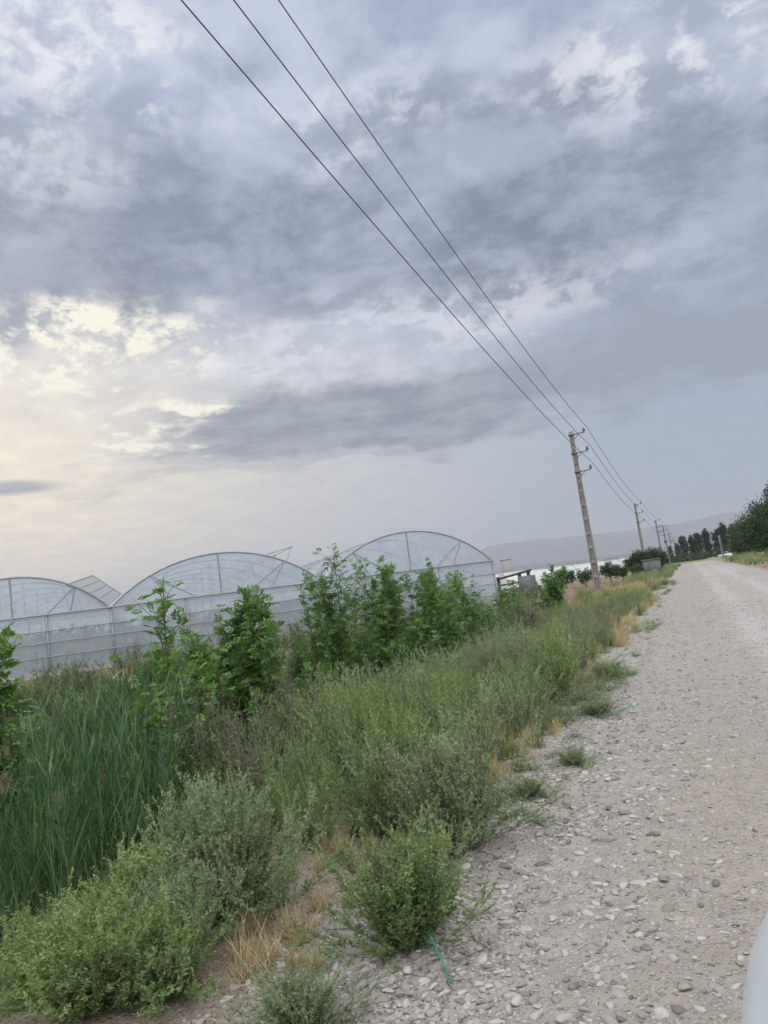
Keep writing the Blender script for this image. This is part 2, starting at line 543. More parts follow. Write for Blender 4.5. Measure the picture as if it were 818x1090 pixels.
def scatter(dst, tpl, P, S, rz, tx=None, ty=None, dtone=None, mi=None):
    """append k transformed copies of a template to a T"""
    V, Q, t, m_ = tpl
    k = len(P)
    if k == 0:
        return
    Rm = rotmat(rz, tx, ty)
    S = np.asarray(S, float)
    Vs = V[None] * (S[:, None, None] if S.ndim == 1 else S[:, None, :])
    W = np.einsum('kij,knj->kni', Rm, Vs) + np.asarray(P)[:, None, :]
    n = len(V)
    QQ = Q[None] + (np.arange(k) * n)[:, None, None]
    tt = np.broadcast_to(t, (k, len(t))).copy()
    if dtone is not None:
        tt = np.clip(tt + dtone[:, None], 0, 1)
    dst.V.append(W.reshape(-1, 3))
    dst.Q.append(QQ.reshape(-1, Q.shape[1]) + dst.n)
    dst.tn.append(tt.ravel())
    dst.mi.append(np.broadcast_to(m_ if mi is None else np.full(len(Q), mi), (k, len(Q))).ravel())
    dst.n += k * n


def unit(v):
    return v / (np.linalg.norm(v, axis=-1, keepdims=True) + 1e-9)


def leaves(dst, P, D, L, W, tone, rng, mi=0, fold=.0, bend=0.0):
    """diamond leaves: base P, direction D, length L, width W"""
    k = len(P)
    if k == 0:
        return
    D = unit(D)
    r = unit(rng.normal(size=(k, 3)))
    w = unit(np.cross(D, r))
    nrm = np.cross(D, w)
    L = np.broadcast_to(L, (k,))[:, None]
    W = np.broadcast_to(W, (k,))[:, None]
    V = np.stack([P, P + D * L * .45 + w * W * .5 + nrm * fold * W, P + D * L - nrm * bend * L, P + D * L * .45 - w * W * .5 + nrm * fold * W], 1)
    Q = np.arange(4 * k).reshape(k, 4)
    dst.add(V.reshape(-1, 3), Q, tone, mi)


def tube(dst, pts, rad, tone=.5, mi=0, sides=4, cap=False):
    pts = np.asarray(pts, float)
    n = len(pts)
    rad = np.broadcast_to(rad, (n,))
    tg = np.gradient(pts, axis=0)
    tg = unit(tg)
    ref = np.array([0, 0, 1.0]) if abs(tg[0][2]) < .9 else np.array([1.0, 0, 0])
    a = unit(np.cross(tg, ref))
    b = np.cross(tg, a)
    th = np.arange(sides) * 2 * math.pi / sides + math.pi / sides
    ring = (a[:, None] * np.cos(th)[None, :, None] + b[:, None] * np.sin(th)[None, :, None]) * rad[:, None, None] + pts[:, None]
    i = np.arange(n - 1)[:, None] * sides
    j = np.arange(sides)[None]
    j2 = (j + 1) % sides
    Q = np.stack([i + j, i + j2, i + sides + j2, i + sides + j], -1).reshape(-1, 4)
    V = ring.reshape(-1, 3)
    if cap and sides == 4:
        Q = np.concatenate([Q, [[3, 2, 1, 0]], [[(n - 1) * 4 + q for q in range(4)]]])
    dst.add(V, Q, tone, mi)


def box(dst, lo, hi, tone=.5, mi=0, M3=None, org=None):
    x0, y0, z0 = lo
    x1, y1, z1 = hi
    V = np.array([[x0, y0, z0], [x1, y0, z0], [x1, y1, z0], [x0, y1, z0], [x0, y0, z1], [x1, y0, z1], [x1, y1, z1], [x0, y1, z1]], float)
    if M3 is not None:
        V = V @ np.asarray(M3).T
    if org is not None:
        V = V + np.asarray(org)
    Q = [[3, 2, 1, 0], [4, 5, 6, 7], [0, 1, 5, 4], [1, 2, 6, 5], [2, 3, 7, 6], [3, 0, 4, 7]]
    dst.add(V, Q, tone, mi)


def beam(dst, a, b, w, h=None, tone=.5, mi=0):
    """rectangular bar from a to b"""
    tube(dst, [a, b], w * .7071, tone, mi, 4, True)


# value noise for terrain
_rt = rs(5).rand(256, 256)


def vnoise(x, y):
    xi, yi = np.floor(x).astype(int), np.floor(y).astype(int)
    fx, fy = x - xi, y - yi
    fx, fy = fx * fx * (3 - 2 * fx), fy * fy * (3 - 2 * fy)
    q = lambda a, b: _rt[a % 256, b % 256]
    return (q(xi, yi) * (1 - fx) + q(xi + 1, yi) * fx) * (1 - fy) + (q(xi, yi + 1) * (1 - fx) + q(xi + 1, yi + 1) * fx) * fy


def fbm(x, y, o=4):
    s, a, t = 0, 1.0, 0
    for k in range(o):
        s = s + a * vnoise(x * 2 ** k + 17.3 * k, y * 2 ** k + 9.1 * k)
        t += a
        a *= .5
    return s / t


def sstep(v, a, b):
    t = np.clip((v - a) / (b - a), 0, 1)
    return t * t * (3 - 2 * t)


def terrain(x, y):
    x = np.asarray(x, float)
    y = np.asarray(y, float)
    z = (fbm(x * .9, y * .9) - .5) * .10 * sstep(np.abs(x - 1.4), 2.2, 4)
    depth = .85 * (1 - sstep(y, 13, 26)) + .12
    d = (x + 6.0) / 2.0
    z = z - depth * np.exp(-d * d) * sstep(-x, 2.2, 4.0)
    z = z + .15 * sstep(-x, 8.2, 10) * (1 - sstep(y, 60, 90))
    z = z + .35 * np.exp(-((x - 6.2) / 1.6) ** 2) * sstep(y, 25, 45)
    z = z - .05 * (1 - sstep(np.abs(x - 1.4), 2.3, 2.75)) * (1 - sstep(y, 150, 152))
    return z


def zat(x, y):
    return float(terrain(np.array([x]), np.array([y]))[0])


def road_left(y):
    return -1.15 + (fbm(y * .5, y * 0 + 3.3) - .5) * .5


def road_z(x, y):
    xn = (x - 1.4) / 2.7
    z = .035 * (1 - xn ** 2) - .018
    z = z - .012 * np.exp(-((x - 1.0) / .28) ** 2) - .012 * np.exp(-((x - 2.5) / .28) ** 2)
    z = z + (fbm(x * 3, y * 3) - .5) * .022 + (fbm(x * 14, y * 14, 2) - .5) * .010
    e = np.minimum(x - road_left(y), 4.05 + (fbm(y * .4, y * 0 + 8) - .5) * .6 - x)
    return z - .09 * (1 - sstep(e, -.25, .22))


def surf(x, y):
    return np.maximum(terrain(x, y), np.where((x > -1.7) & (x < 4.6), road_z(x, y), -9))


# ------------------------------------------------------------------ ground, road, mountains
gx = np.concatenate([-np.geomspace(9000, 14, 26), np.arange(-13, -8, .5), np.arange(-8, 7, .16), np.arange(7, 14, .6), np.geomspace(14, 9000, 26)])
gy = np.concatenate([-np.geomspace(3000, 5, 14), np.arange(-4, 2, .5), np.arange(2, 20, .16), np.arange(20, 60, .8), np.geomspace(60, 9000, 36)])
GX, GY = np.meshgrid(gx, gy)
GZ = terrain(GX, GY)
ny, nx = GX.shape
idx = np.arange(ny * nx).reshape(ny, nx)
gq = np.stack([idx[:-1, :-1], idx[:-1, 1:], idx[1:, 1:], idx[1:, :-1]], -1).reshape(-1, 4)
tag(link('ground', mesh_np('ground', np.stack([GX, GY, GZ], -1).reshape(-1, 3), gq, M['ground'], smooth=True)), kind='structure')

ry = np.concatenate([np.arange(-6, 1.5, .5), np.arange(1.5, 14, .07), np.arange(14, 40, .25), np.arange(40, 151, 1.5)])
rx = np.concatenate([np.arange(-1.7, 4.65, .07)])
GX, GY = np.meshgrid(rx, ry)
GZ = road_z(GX, GY)
ny, nx = GX.shape
idx = np.arange(ny * nx).reshape(ny, nx)
gq = np.stack([idx[:-1, :-1], idx[:-1, 1:], idx[1:, 1:], idx[1:, :-1]], -1).reshape(-1, 4)
tag(link('road', mesh_np('road', np.stack([GX, GY, GZ], -1).reshape(-1, 3), gq, M['road'], smooth=True)), kind='structure')


def mountains(name, dist, prof, depth, seed, rough):
    a = np.arange(prof[0][0], prof[-1][0] + .01, .12)
    e = np.interp(a, [p[0] for p in prof], [p[1] for p in prof])
    h = dist * np.tan(np.radians(e))
    h = np.maximum(h * (1 + rough * (fbm(a * .9, a * 0 + seed, 5) - .5)), 0)
    t = np.linspace(-1, 1, 21)
    A, Tt = np.meshgrid(a, t)
    Hh = np.broadcast_to(h, A.shape)
    rr = dist + Tt * depth
    rid = 1 - np.abs(Tt) ** 1.2
    Z = Hh * rid * (1 + .5 * (fbm(A * 2.2 + seed, Tt * 5 + 3, 4) - .5) * (1 - rid)) - 3
    X, Y = rr * np.sin(np.radians(A)), rr * np.cos(np.radians(A))
    ny, nx = X.shape
    idx = np.arange(ny * nx).reshape(ny, nx)
    q = np.stack([idx[:-1, :-1], idx[:-1, 1:], idx[1:, 1:], idx[1:, :-1]], -1).reshape(-1, 4)
    tag(link(name, mesh_np(name, np.stack([X, Y, Z], -1).reshape(-1, 3), q, M['mountain'], smooth=True)), kind='structure')


mountains('mountains', 6500, [(-34, 0), (-24, .6), (-18, 1.3), (-14.7, 2.2), (-13.6, 2.65), (-10.9, 2.7), (-8.2, 2.5), (-4.9, 2.35), (-1.7, 2.3), (.8, 2.45),
                             (3.2, 2.6), (5.4, 2.4), (9, 2.2), (14, 1.6), (20, 1.2), (30, .4), (36, 0)], 1400, 2.0, .10)
mountains('foothills', 3000, [(-30, 0), (-20, .5), (-12, .85), (-6, .8), (0, .55), (6, .4), (12, .6), (20, .3), (28, 0)], 500, 7.0, .35)

# haze: one closed box of pale air around everything
m, gg = mat('haze')
pv = gg.n('ShaderNodeVolumePrincipled')
pv.inputs['Color'].default_value = (.56, .60, .665, 1)
pv.inputs['Density'].default_value = 1.9e-4
pv.inputs['Anisotropy'].default_value = .2
finish(m, gg, None, pv.outputs[0])
hz = T()
box(hz, (-9500, -3500, -3), (9500, 9500, 420))
o = link('haze', hz.mesh('haze', [m]))
tag(o, 'pale evening haze over the fields and mountains', 'haze', kind='stuff')

# ------------------------------------------------------------------ greenhouse
EO = np.array([-8.84, 36.87])
U = np.array([-.76872, -.63958])
N = np.array([-.63958, .76872])
GZ0 = zat(-16, 30)
EAVE = 2.60
S0 = [0.0, 8.5, 17.6, 25.0]
SW = [8.5, 9.1, 7.4, 8.2]
RS = [1.86, 1.79, 1.66, 1.75]
END = 33.2
LEN = 34.0


def gw(s, z, d=0.0):
    p = EO + U * s + N * d
    return np.array([p[0], p[1], z])


gh = empty('greenhouse', gw(12.3, GZ0), 'long translucent plastic film greenhouse with arched spans behind the saplings', 'greenhouse')
gorg = gw(12.3, GZ0)


def gpart(name, t, mm, parent=gh, smooth=False):
    V, Q, tn, mi = t.done()
    o = link(name, mesh_np(name, V - gorg, Q, mm, tn, mi, smooth), gh)
    if parent is not gh:
        o.parent = parent
    return o


def arch(k, q, d=0.0, r=0.0):
    """point on span k's arch at parameter q in 0..1 (right to left)"""
    SP, RISE = SW[k], RS[k]
    th0 = 2 * math.atan(RISE / (SP / 2))
    Rr = (SP / 2) / math.sin(th0)
    th = (q - .5) * 2 * th0
    return gw(S0[k] + SP / 2 + (Rr + r) * math.sin(th), EAVE + RISE - Rr + (Rr + r) * math.cos(th), d)


QN = 20
VENT = (.19, .285)
for k in range(4):
    SP = SW[k]
    # gable film over the arch head (fan) and the wall film below
    t = T()
    base = [gw(S0[k] + SP * q, EAVE, .02) for q in np.linspace(0, 1, QN + 1)]
    top = [arch(k, q, .02) for q in np.linspace(0, 1, QN + 1)]
    V = np.array(base + top)
    t.add(V, [[i, i + 1, QN + 2 + i, QN + 1 + i] for i in range(QN)], .5)
    gpart('gable_film', t, [M['film']])
    t = T()
    n = 16
    V = []
    for z in (.30, 1.1, 1.9, EAVE):
        for q in np.linspace(0, 1, n + 1):
            V.append(gw(S0[k] + SP * q, z, .03 + .02 * math.sin(q * 23 + z * 3)))
    t.add(V, [[r_ * (n + 1) + i, r_ * (n + 1) + i + 1, (r_ + 1) * (n + 1) + i + 1, (r_ + 1) * (n + 1) + i] for r_ in range(3) for i in range(n)], .5)
    gpart('wall_film', t, [M['film']], smooth=True)
    # roof film with an open vent strip along its right slope
    t = T()
    for (a, b) in (((0, VENT[0]), (VENT[1], 1)) if k == 1 else ((0, 1),)):
        qs = np.linspace(a, b, 4 if b < .5 else 16)
        ds = np.linspace(.03, LEN, 12)
        V = np.array([arch(k, q, d) for d in ds for q in qs])
        w = len(qs)
        t.add(V, [[r_ * w + i, r_ * w + i + 1, (r_ + 1) * w + i + 1, (r_ + 1) * w + i] for r_ in range(len(ds) - 1) for i in range(w - 1)], .5)
    gpart('roof_film', t, [M['roof']], smooth=True)
    # hinged vent flap standing open over the strip
    hp, fp = VENT[1], VENT[0]
    vf, vn = T(), T()
    for d0 in (np.arange(.06, LEN - 2, 4.0) if k == 1 else []):
        d1 = min(d0 + 3.96, LEN)
        h0, h1 = arch(k, hp, d0, .05), arch(k, hp, d1, .05)
        dirv_ = arch(k, fp, d0) - arch(k, hp, d0)
        Lf = np.linalg.norm(dirv_)
        e = np.array([-U[0] * Lf * 1.25, -U[1] * Lf * 1.25, Lf * .22])
        tube(vf, [h0, h0 + e], .022)
        tube(vf, [h0 + e, h1 + e], .022)
        tube(vf, [h0 + e * .97, arch(k, fp, d0, .03)], .014)
        for fr_ in (.35, .68):
            tube(vf, [h0 + e * fr_, h1 + e * fr_], .012)
        vn.add([h0, h1, h1 + e, h0 + e], [[0, 1, 2, 3]], .5)
    if k == 1:
        vo = gpart('roof_vent', vf, [M['galv']])
        gpart('vent_film', vn, [M['roof']], vo)
    # arches: the front one and the ones seen through the film
    for j, d in enumerate([0.0] + list(np.arange(4, LEN + .1, 5.0))):
        t = T()
        tube(t, [arch(k, q, d, -.02) for q in np.linspace(0, 1, 25)], .036 if j == 0 else .022, .5, 0, 6)
        gpart('arch_rib', t, [M['galv']], smooth=True)
    mid = S0[k] + SP / 2
    t = T()
    tube(t, [gw(mid, EAVE), arch(k, .5)], .03)
    gpart('king_post', t, [M['galv']])
    for q, s in ((.20, 1.4), (.20, -.9), (.80, 1.0), (.80, -1.4)):
        t = T()
        b = gw(mid + (q - .5) / abs(q - .5) * (1.6 + .4 * s), EAVE)
        tube(t, [b, arch(k, q)], .02)
        gpart('brace', t, [M['galv']])
    for d in (4.0, 9.0, 14.0):
        t = T()
        tube(t, [gw(S0[k], EAVE, d), gw(S0[k] + SP, EAVE, d)], .03)
        for q in (.25, .5, .75):
            tube(t, [gw(S0[k] + SP * q, EAVE, d), arch(k, .5 + (q - .5) * .8, d)], .02)
        gpart('inner_truss', t, [M['galv']])
    for s in (0.0, SP / 3, SP * 2 / 3):
        t = T()
        beam(t, gw(S0[k] + s, -.1), gw(S0[k] + s, EAVE), .075)
        gpart('post', t, [M['galv']])
    for s in (0.0, SP / 2):
        for d in (5.0, 10.0, 15.0, 20.0):
            t = T()
            beam(t, gw(S0[k] + s, -.1, d), gw(S0[k] + s, EAVE, d), .07)
            gpart('inner_post', t, [M['galv']])
for z, r_ in ((EAVE, .038), (1.95, .02), (1.48, .02), (.92, .02)):
    t = T()
    tube(t, [gw(0, z, -.05), gw(END, z, -.05)], r_, .5, 0, 6)
    gpart('rail', t, [M['galv']], smooth=True)
t = T()
for sl_ in (0.0,):
    ds = np.linspace(0, LEN, 9)
    V = np.array([gw(sl_, z, d) for d in ds for z in (.3, 1.4, EAVE)])
    t.add(V, [[r_ * 3 + i, r_ * 3 + i + 1, r_ * 3 + i + 4, r_ * 3 + i + 3] for r_ in range(8) for i in range(2)], .5)
gpart('side_film', t, [M['film']])
for d in np.arange(4, LEN, 4.0):
    t = T()
    beam(t, gw(-.03, -.1, d), gw(-.03, EAVE, d), .07)
    gpart('side_post', t, [M['galv']])
t = T()
Mb = np.array([[U[0], N[0], 0], [U[1], N[1], 0], [0, 0, 1]])
box(t, (-.1, -.14, -.3), (END + .1, .14, .30), .5, 0, Mb, (EO[0], EO[1], 0))
gpart('base_kerb', t, [M['kerbc']])
# raised net panel standing behind the first whole arch's right shoulder
t = T()
A_, B_, C_, D_ = gw(19.24, 3.74, .1), gw(17.7, 2.72, .1), gw(17.19, 3.21, 2.5), gw(18.28, 4.16, 2.5)
for a, b in ((A_, B_), (B_, C_), (C_, D_), (D_, A_)):
    tube(t, [a, b], .03)
for f in (.25, .5, .75):
    tube(t, [A_ + (B_ - A_) * f, D_ + (C_ - D_) * f], .016)
vo = gpart('raised_vent', t, [M['galv']])
t = T()
nn = 6
V = []
for i in range(nn + 1):
    for j in range(nn + 1):
        f, h_ = i / nn, j / nn
        p = (A_ * (1 - f) + B_ * f) * (1 - h_) + (D_ * (1 - f) + C_ * f) * h_
        V.append(p + np.array([0, 0, -.05 * math.sin(math.pi * f) * math.sin(math.pi * h_)]))
t.add(V, [[i * (nn + 1) + j, (i + 1) * (nn + 1) + j, (i + 1) * (nn + 1) + j + 1, i * (nn + 1) + j + 1] for i in range(nn) for j in range(nn)], .5)
gpart('vent_net', t, [M['net']], vo, True)

# crop inside the greenhouse
rng = rs(11)
tpl = T()
P = rng.normal(size=(260, 3)) * (.28, .28, .36) + (0, 0, .75)
leaves(tpl, P, rng.normal(size=(260, 3)) + (0, 0, -.4), .28, .16, rng.rand(260), rng)
tpl = tpl.done()
ct = T()
pp_ = []
for s in np.arange(1.0, 32, 1.65):
    for d in np.arange(2.2, 26, .75):
        q = gw(s + rng.normal() * .08, zat(-16, 32), d)
        pp_.append(q)
pp_ = np.array(pp_)
scatter(ct, tpl, pp_, .75 + rng.rand(len(pp_)) * .45, rng.rand(len(pp_)) * 6.28, dtone=rng.normal(size=len(pp_)) * .1)
tag(link('crop_rows', ct.mesh('crop_rows', [M['crop']])), 'dim green crop rows growing inside the film greenhouse', 'crop', kind='stuff')

# ------------------------------------------------------------------ power line
PX = -5.3


def pole(loc, H, label, arms=3, wb=.42, wt_=.25, lean=0.0, crossarms=False, armlen=.70, group='concrete power poles along the road'):
    root = empty('power_pole', loc, label, 'power pole', group)
    root.rotation_euler = (0, lean, 0)
    # H-section concrete shaft: two flanges, a thin recessed web and a cross rib per bay
    t = T()
    nb = max(4, int(H / .84))
    zs = np.linspace(-.4, H, nb + 1)
    wd = lambda z: wb + (wt_ - wb) * z / H
    for sgn in (-1, 1):
        V = []
        for z in zs:
            w = wd(z) / 2
            for (a, b) in ((w, -w * .8), (w * .52, -w * .8), (w * .52, w * .8), (w, w * .8)):
                V.append((sgn * a, b, z))
        Q = [[r_ * 4 + i, r_ * 4 + (i + 1) % 4, (r_ + 1) * 4 + (i + 1) % 4, (r_ + 1) * 4 + i] for r_ in range(nb) for i in range(4)]
        Q += [[nb * 4 + i for i in range(4)]]
        t.add(V, Q, .5)
    for i in range(nb):
        z0, z1 = zs[i], zs[i + 1]
        w0, w1 = wd(z0) / 2, wd(z1) / 2
        V = [(x * w * .53, y * w * .62, z) for (z, w) in ((z0, w0), (z1, w1)) for (x, y) in ((-1, -1), (1, -1), (1, 1), (-1, 1))]
        t.add(V, [[0, 1, 5, 4], [1, 2, 6, 5], [2, 3, 7, 6], [3, 0, 4, 7]], .5)
        w = (w1) / 2 * 2
        box(t, (-w1 * .53, -w1 * .80, z1 - .34), (w1 * .53, w1 * .80, z1 - .10 if i < nb - 1 else z1 - .002), .5)
    link('shaft', t.mesh('shaft', [M['concrete']]), root)
    if arms:
        zl = [H - .22 - 1.17 * i for i in range(arms)]
        for z in zl:
            w = wd(z) / 2
            t = T()
            beam(t, (w - .02, 0, z), (w + armlen, 0, z + .03), .055)
            beam(t, (w - .01, 0, z - .28), (w + armlen * .5, 0, z - .01), .035)
            box(t, (-w - .03, -w - .03, z - .06), (w + .02, w + .03, z + .05), .5)
            box(t, (w - .015, -.05, z - .36), (w + .03, .05, z - .12), .5)
            b = link('bracket', t.mesh('bracket', [M['steel']]), root)
            t = T()
            ax = w + armlen - .04
            zz_ = [0, .05, .05, .09, .10, .13, .14, .18, .20, .25, .27]
            rr = [.02, .02, .09, .10, .06, .10, .06, .085, .05, .05, .02]
            tube(t, [(ax, 0, z + .04 + q) for q in zz_], rr, .5, 0, 8)
            link('insulator', t.mesh('insulator', [M['porcelain']], True), b)
    if crossarms:
        for z in (H - .5, H - 1.5, H - 2.6):
            t = T()
            beam(t, (-.95, -.12, z), (.95, -.12, z), .09)
            beam(t, (-.95, .12, z), (.95, .12, z), .09)
            b = link('crossarm', t.mesh('crossarm', [M['steel']]), root)
            for x in (-.85, 0, .85):
                t = T()
                tube(t, [(x, -.12, z + .04), (x, -.12, z + .12), (x, -.12, z + .12), (x, -.12, z + .3)], [.02, .02, .08, .05], .5, 0, 8)
                link('insulator', t.mesh('insulator', [M['porcelain']], True), b)
        t = T()
        box(t, (-.38, -.62, H * .55), (.38, -.16, H * .55 + .7), .5)
        link('switch_box', t.mesh('switch_box', [M['steel']]), root)
    return root


pole((-5.36, 48.4, zat(-5.3, 48.4)), 10.25, 'tall grey concrete pole nearest in view, rising from the grass with three side brackets', lean=R(-.9))
pole((-5.45, 108, -.2), 9.65, 'second tallest concrete pole, in front of the dark round trees', lean=R(-.6))
pole((-4.83, 165, -.1), 9.7, 'third concrete pole along the left verge, just right of the grey block hut', lean=R(-1.5))
pole((-4.4, 198, 0), 9.8, 'distant concrete pole carrying several crossarms and a switch box', arms=0, crossarms=True, lean=R(-1.5))
pole((-4.75, 268, 0), 9.7, 'far concrete pole right after the pole with crossarms', lean=R(-1.0))
pole((-4.2, 315, 0), 8.9, 'sixth and last bracketed pole, far away before the poplars', lean=R(-1.0))
pole((-2.3, 265, 0), 4.6, 'short bare concrete post left of the poplar row', arms=0, wb=.3, lean=R(-1))
pole((5.3, 140, 0), 4.25, 'short pale post on the right verge beside the distant white car', arms=0, wb=.26, lean=R(-2), group='concrete posts')
pole((-4.9, -10, 0), 11.2, 'concrete pole standing behind the viewer')

WC = [('highest', (.00105, -.0619, 10.754), 'uppermost power wire, the rightmost of three lines crossing the sky'),
      ('middle', (.00106, -.06361, 9.672), 'middle power wire of the three lines crossing the sky'),
      ('lowest', (.00082, -.05358, 8.640), 'lowest power wire, the leftmost of three lines crossing the sky')]
ends2 = [(48.4, -4.5), (108, -4.65), (165, -4.05), (198, -3.7), (268, -4.0), (315, -3.4)]
for i, (nm, co, lab) in enumerate(WC):
    pts = []
    for y in np.linspace(-10, 48.4, 60):
        pts.append((-4.5 + (.5) * (48.4 - y) / 58.4, y, co[0] * y * y + co[1] * y + co[2]))
    zt = [pts[-1][2], 9.55 - 1.17 * i, 9.5 - 1.17 * i, 9.4 - 1.0 * i, 9.5 - 1.17 * i, 8.8 - 1.17 * i]
    for (a, b, z0, z1) in zip(ends2[:-1], ends2[1:], zt[:-1], zt[1:]):
        for f in np.linspace(0, 1, 14)[1:]:
            pts.append((a[1] + (b[1] - a[1]) * f, a[0] + (b[0] - a[0]) * f, z0 + (z1 - z0) * f - .7 * 4 * f * (1 - f) * ((b[0] - a[0]) / 60) ** 2))
    t = T()
    pts = np.array(pts)
    tube(t, pts, np.interp(pts[:, 1], [0, 48, 110, 300], [.0085, .016, .02, .03]), .5, 0, 5)
    tag(link('power_wire', t.mesh('power_wire', [M['wire']], True)), lab, 'wire', 'power wires overhead')

# ------------------------------------------------------------------ plants


def curve_stem(rng, n, L, el0, azm, curl, base=(0, 0, 0)):
    """bent stem: starts at elevation el0, curls by 'curl' radians along its length"""
    s = np.linspace(0, 1, n)
    e = el0 + curl * s
    d = np.stack([np.cos(e) * math.cos(azm), np.cos(e) * math.sin(azm), np.sin(e)], -1)
    d = d + rng.normal(size=(n, 3)) * .05
    p = np.concatenate([[np.zeros(3)], np.cumsum(d[:-1] * L / (n - 1), 0)]) + np.asarray(base)
    return p


def along(p, f):
    n = len(p) - 1
    i = np.minimum((f * n).astype(int), n - 1)
    w = (f * n - i)[:, None]
    return p[i] * (1 - w) + p[i + 1] * w, unit(p[i + 1] - p[i])


def bushy(seed, nst, h, spread, nleaf, lf, lw, branch=6, stem_r=.0025, up_=.9, twigs=True, lo=.1, al=.7, jit=.62):
    """bush of many thin branched stems clothed in small leaves; returns foliage and stem templates"""
    rng = rs(seed)
    F, S = T(), T()
    for i in range(nst):
        a = rng.rand() * 6.283
        rr = abs(rng.normal()) * .5
        e0 = math.pi / 2 - min(1.35, rr * spread)
        L = h * (.45 + .78 * rng.rand() ** 1.2) * (1.0 + .25 * min(rr, 1))
        b = (math.cos(a) * rng.rand() * .07, math.sin(a) * rng.rand() * .07, -.02)
        p = curve_stem(rng, 7, L, e0, a, rng.normal() * .25 + (.35 if e0 < 1.1 else 0), b)
        tube(S, p, np.linspace(stem_r, stem_r * .3, 7), rng.rand(), 0, 3)
        lines = [(p, 1.0)]
        for q in range(branch):
            f = np.array([lo + .15 + (.8 - lo) * rng.rand()])
            bp, bd = along(p, f)
            d = bd[0] + rng.normal(size=3) * .55 + (0, 0, .25)
            d = d / np.linalg.norm(d)
            bl = L * (.18 + .28 * rng.rand()) * (1.1 - f[0] * .6)
            bs = bp[0] + np.outer(np.linspace(0, 1, 4), d * bl) + np.outer(np.linspace(0, 1, 4) ** 2, (0, 0, bl * .25 * up_))
            if twigs:
                tube(S, bs, np.linspace(stem_r * .5, stem_r * .2, 4), rng.rand(), 0, 3)
            lines.append((bs, .45))
        sttone = rng.normal() * .12
        for ln, wgt in lines:
            k = max(3, int(nleaf * wgt))
            f = lo + (1 - lo) * rng.rand(k) if wgt == 1.0 else .1 + .9 * rng.rand(k)
            P, D = along(ln, f)
            d = D * al + rng.normal(size=(k, 3)) * jit + (0, 0, .15)
            sz = (.6 + .7 * rng.rand(k)) * (1.15 - .5 * f)
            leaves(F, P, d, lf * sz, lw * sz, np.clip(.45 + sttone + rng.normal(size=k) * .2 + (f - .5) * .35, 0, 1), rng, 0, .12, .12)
    return F.done(), S.done()


def put_bush(name, label, cat, loc, tp, scale, rz, mf, ms, group=None, squash=1.0):
    root = empty(name, loc, label, cat, group, rz)
    root.scale = (scale, scale, scale * squash)
    link('foliage', tp[0], root).data.materials
    link('stems', tp[1], root)
    return root


def bush_meshes(nm, tp, mf, ms):
    f = mesh_np(nm + '_foliage', tp[0][0], tp[0][1], mf, tp[0][2])
    s = mesh_np(nm + '_stems', tp[1][0], tp[1][1], ms, tp[1][2])
    return f, s


# near bushes: dense small leaves
nearA = bushy(21, 150, .62, 1.15, 70, .026, .0085, 9)
nearB = bushy(22, 130, .60, 1.35, 65, .024, .0085, 9)
nearC = bushy(23, 120, .58, 1.0, 60, .030, .010, 8)
mA = bush_meshes('weed_bush', nearA, M['weed'], M['green_stem'])
mAg = bush_meshes('grey_bush', nearA, M['greyweed'], M['green_stem'])
mB = bush_meshes('broad_bush', nearB, M['greyweed'], M['brown_stem'])
mD = bush_meshes('dull_bush', nearC, M['weed'], M['green_stem'])
mC = bush_meshes('tall_bush', nearC, M['brushy'], M['green_stem'])

BUSH = [  # label, x, y, meshes, scale, squash, rz
    ('green weed bush at the lower middle beside the green twine', -1.47, 3.42, mD, .92, .80, .4),
    ('big grey green weed bush spreading over the gravel edge in the middle', -1.62, 4.62, mB, 1.12, 1.0, 1.2),
    ('rounded green weed bush just left of the big grey green bush', -2.05, 5.1, mA, .95, 1.05, 2.0),
    ('bright yellow green leafy bush filling the bottom left corner', -2.68, 2.72, mC, .95, .72, 2.9),
    ('feathery grey bush left of the bare soil patch', -2.62, 3.75, mAg, 1.0, 1.0, 4.0),
    ('yellow green bush between the reeds and the feathery grey bush', -3.0, 3.6, mC, .90, .80, 5.0),
    ('low sparse grey weed at the bottom edge below the bare soil', -1.66, 2.72, mB, .55, .6, 3.3),
    ('feathery green bush at the bottom edge left of the bare soil', -2.38, 2.86, mD, .72, .8, 1.9),
    ('low grey bush between the feathery grey bush and the bottom left bush', -2.62, 3.2, mAg, .68, .8, .6),
    ('leafy green bush behind the bottom left corner bush', -3.3, 3.05, mA, .75, .62, .9),
    ('small dark tuft alone on the gravel, the nearest of the roadside tufts', -1.18, 6.75, mB, .40, .5, .2),
    ('flat grey tuft spilling onto the road in front of the straw grass', -1.22, 8.9, mB, .62, .42, 1.7),
    ('low tuft at the gravel edge right behind the big grey green bush', -1.35, 5.75, mB, .42, .5, 2.7),
    ('flat tuft at the road edge under the straw coloured grass', -1.35, 11.6, mB, .75, .5, 4.1),
]
for lab, x, y, ms_, sc, sq, rz in BUSH:
    root = empty('weed_bush', (x, y, float(surf(np.array([x]), np.array([y]))[0]) - .01), lab, 'bush', 'individual weed bushes on the verge', rz)
    root.scale = (sc, sc, sc * sq)
    link('foliage', ms_[0], root)
    link('stems', ms_[1], root)

# the continuous weed growth on the bank: one mass nobody could count
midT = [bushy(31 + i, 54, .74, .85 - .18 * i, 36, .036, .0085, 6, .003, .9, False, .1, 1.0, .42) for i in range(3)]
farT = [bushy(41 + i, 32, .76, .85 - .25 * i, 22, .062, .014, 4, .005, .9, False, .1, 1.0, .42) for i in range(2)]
wideT = bushy(45, 34, .5, 2.2, 26, .03, .009, 6, .0025, .5, False)
rng = rs(77)
wm = T()


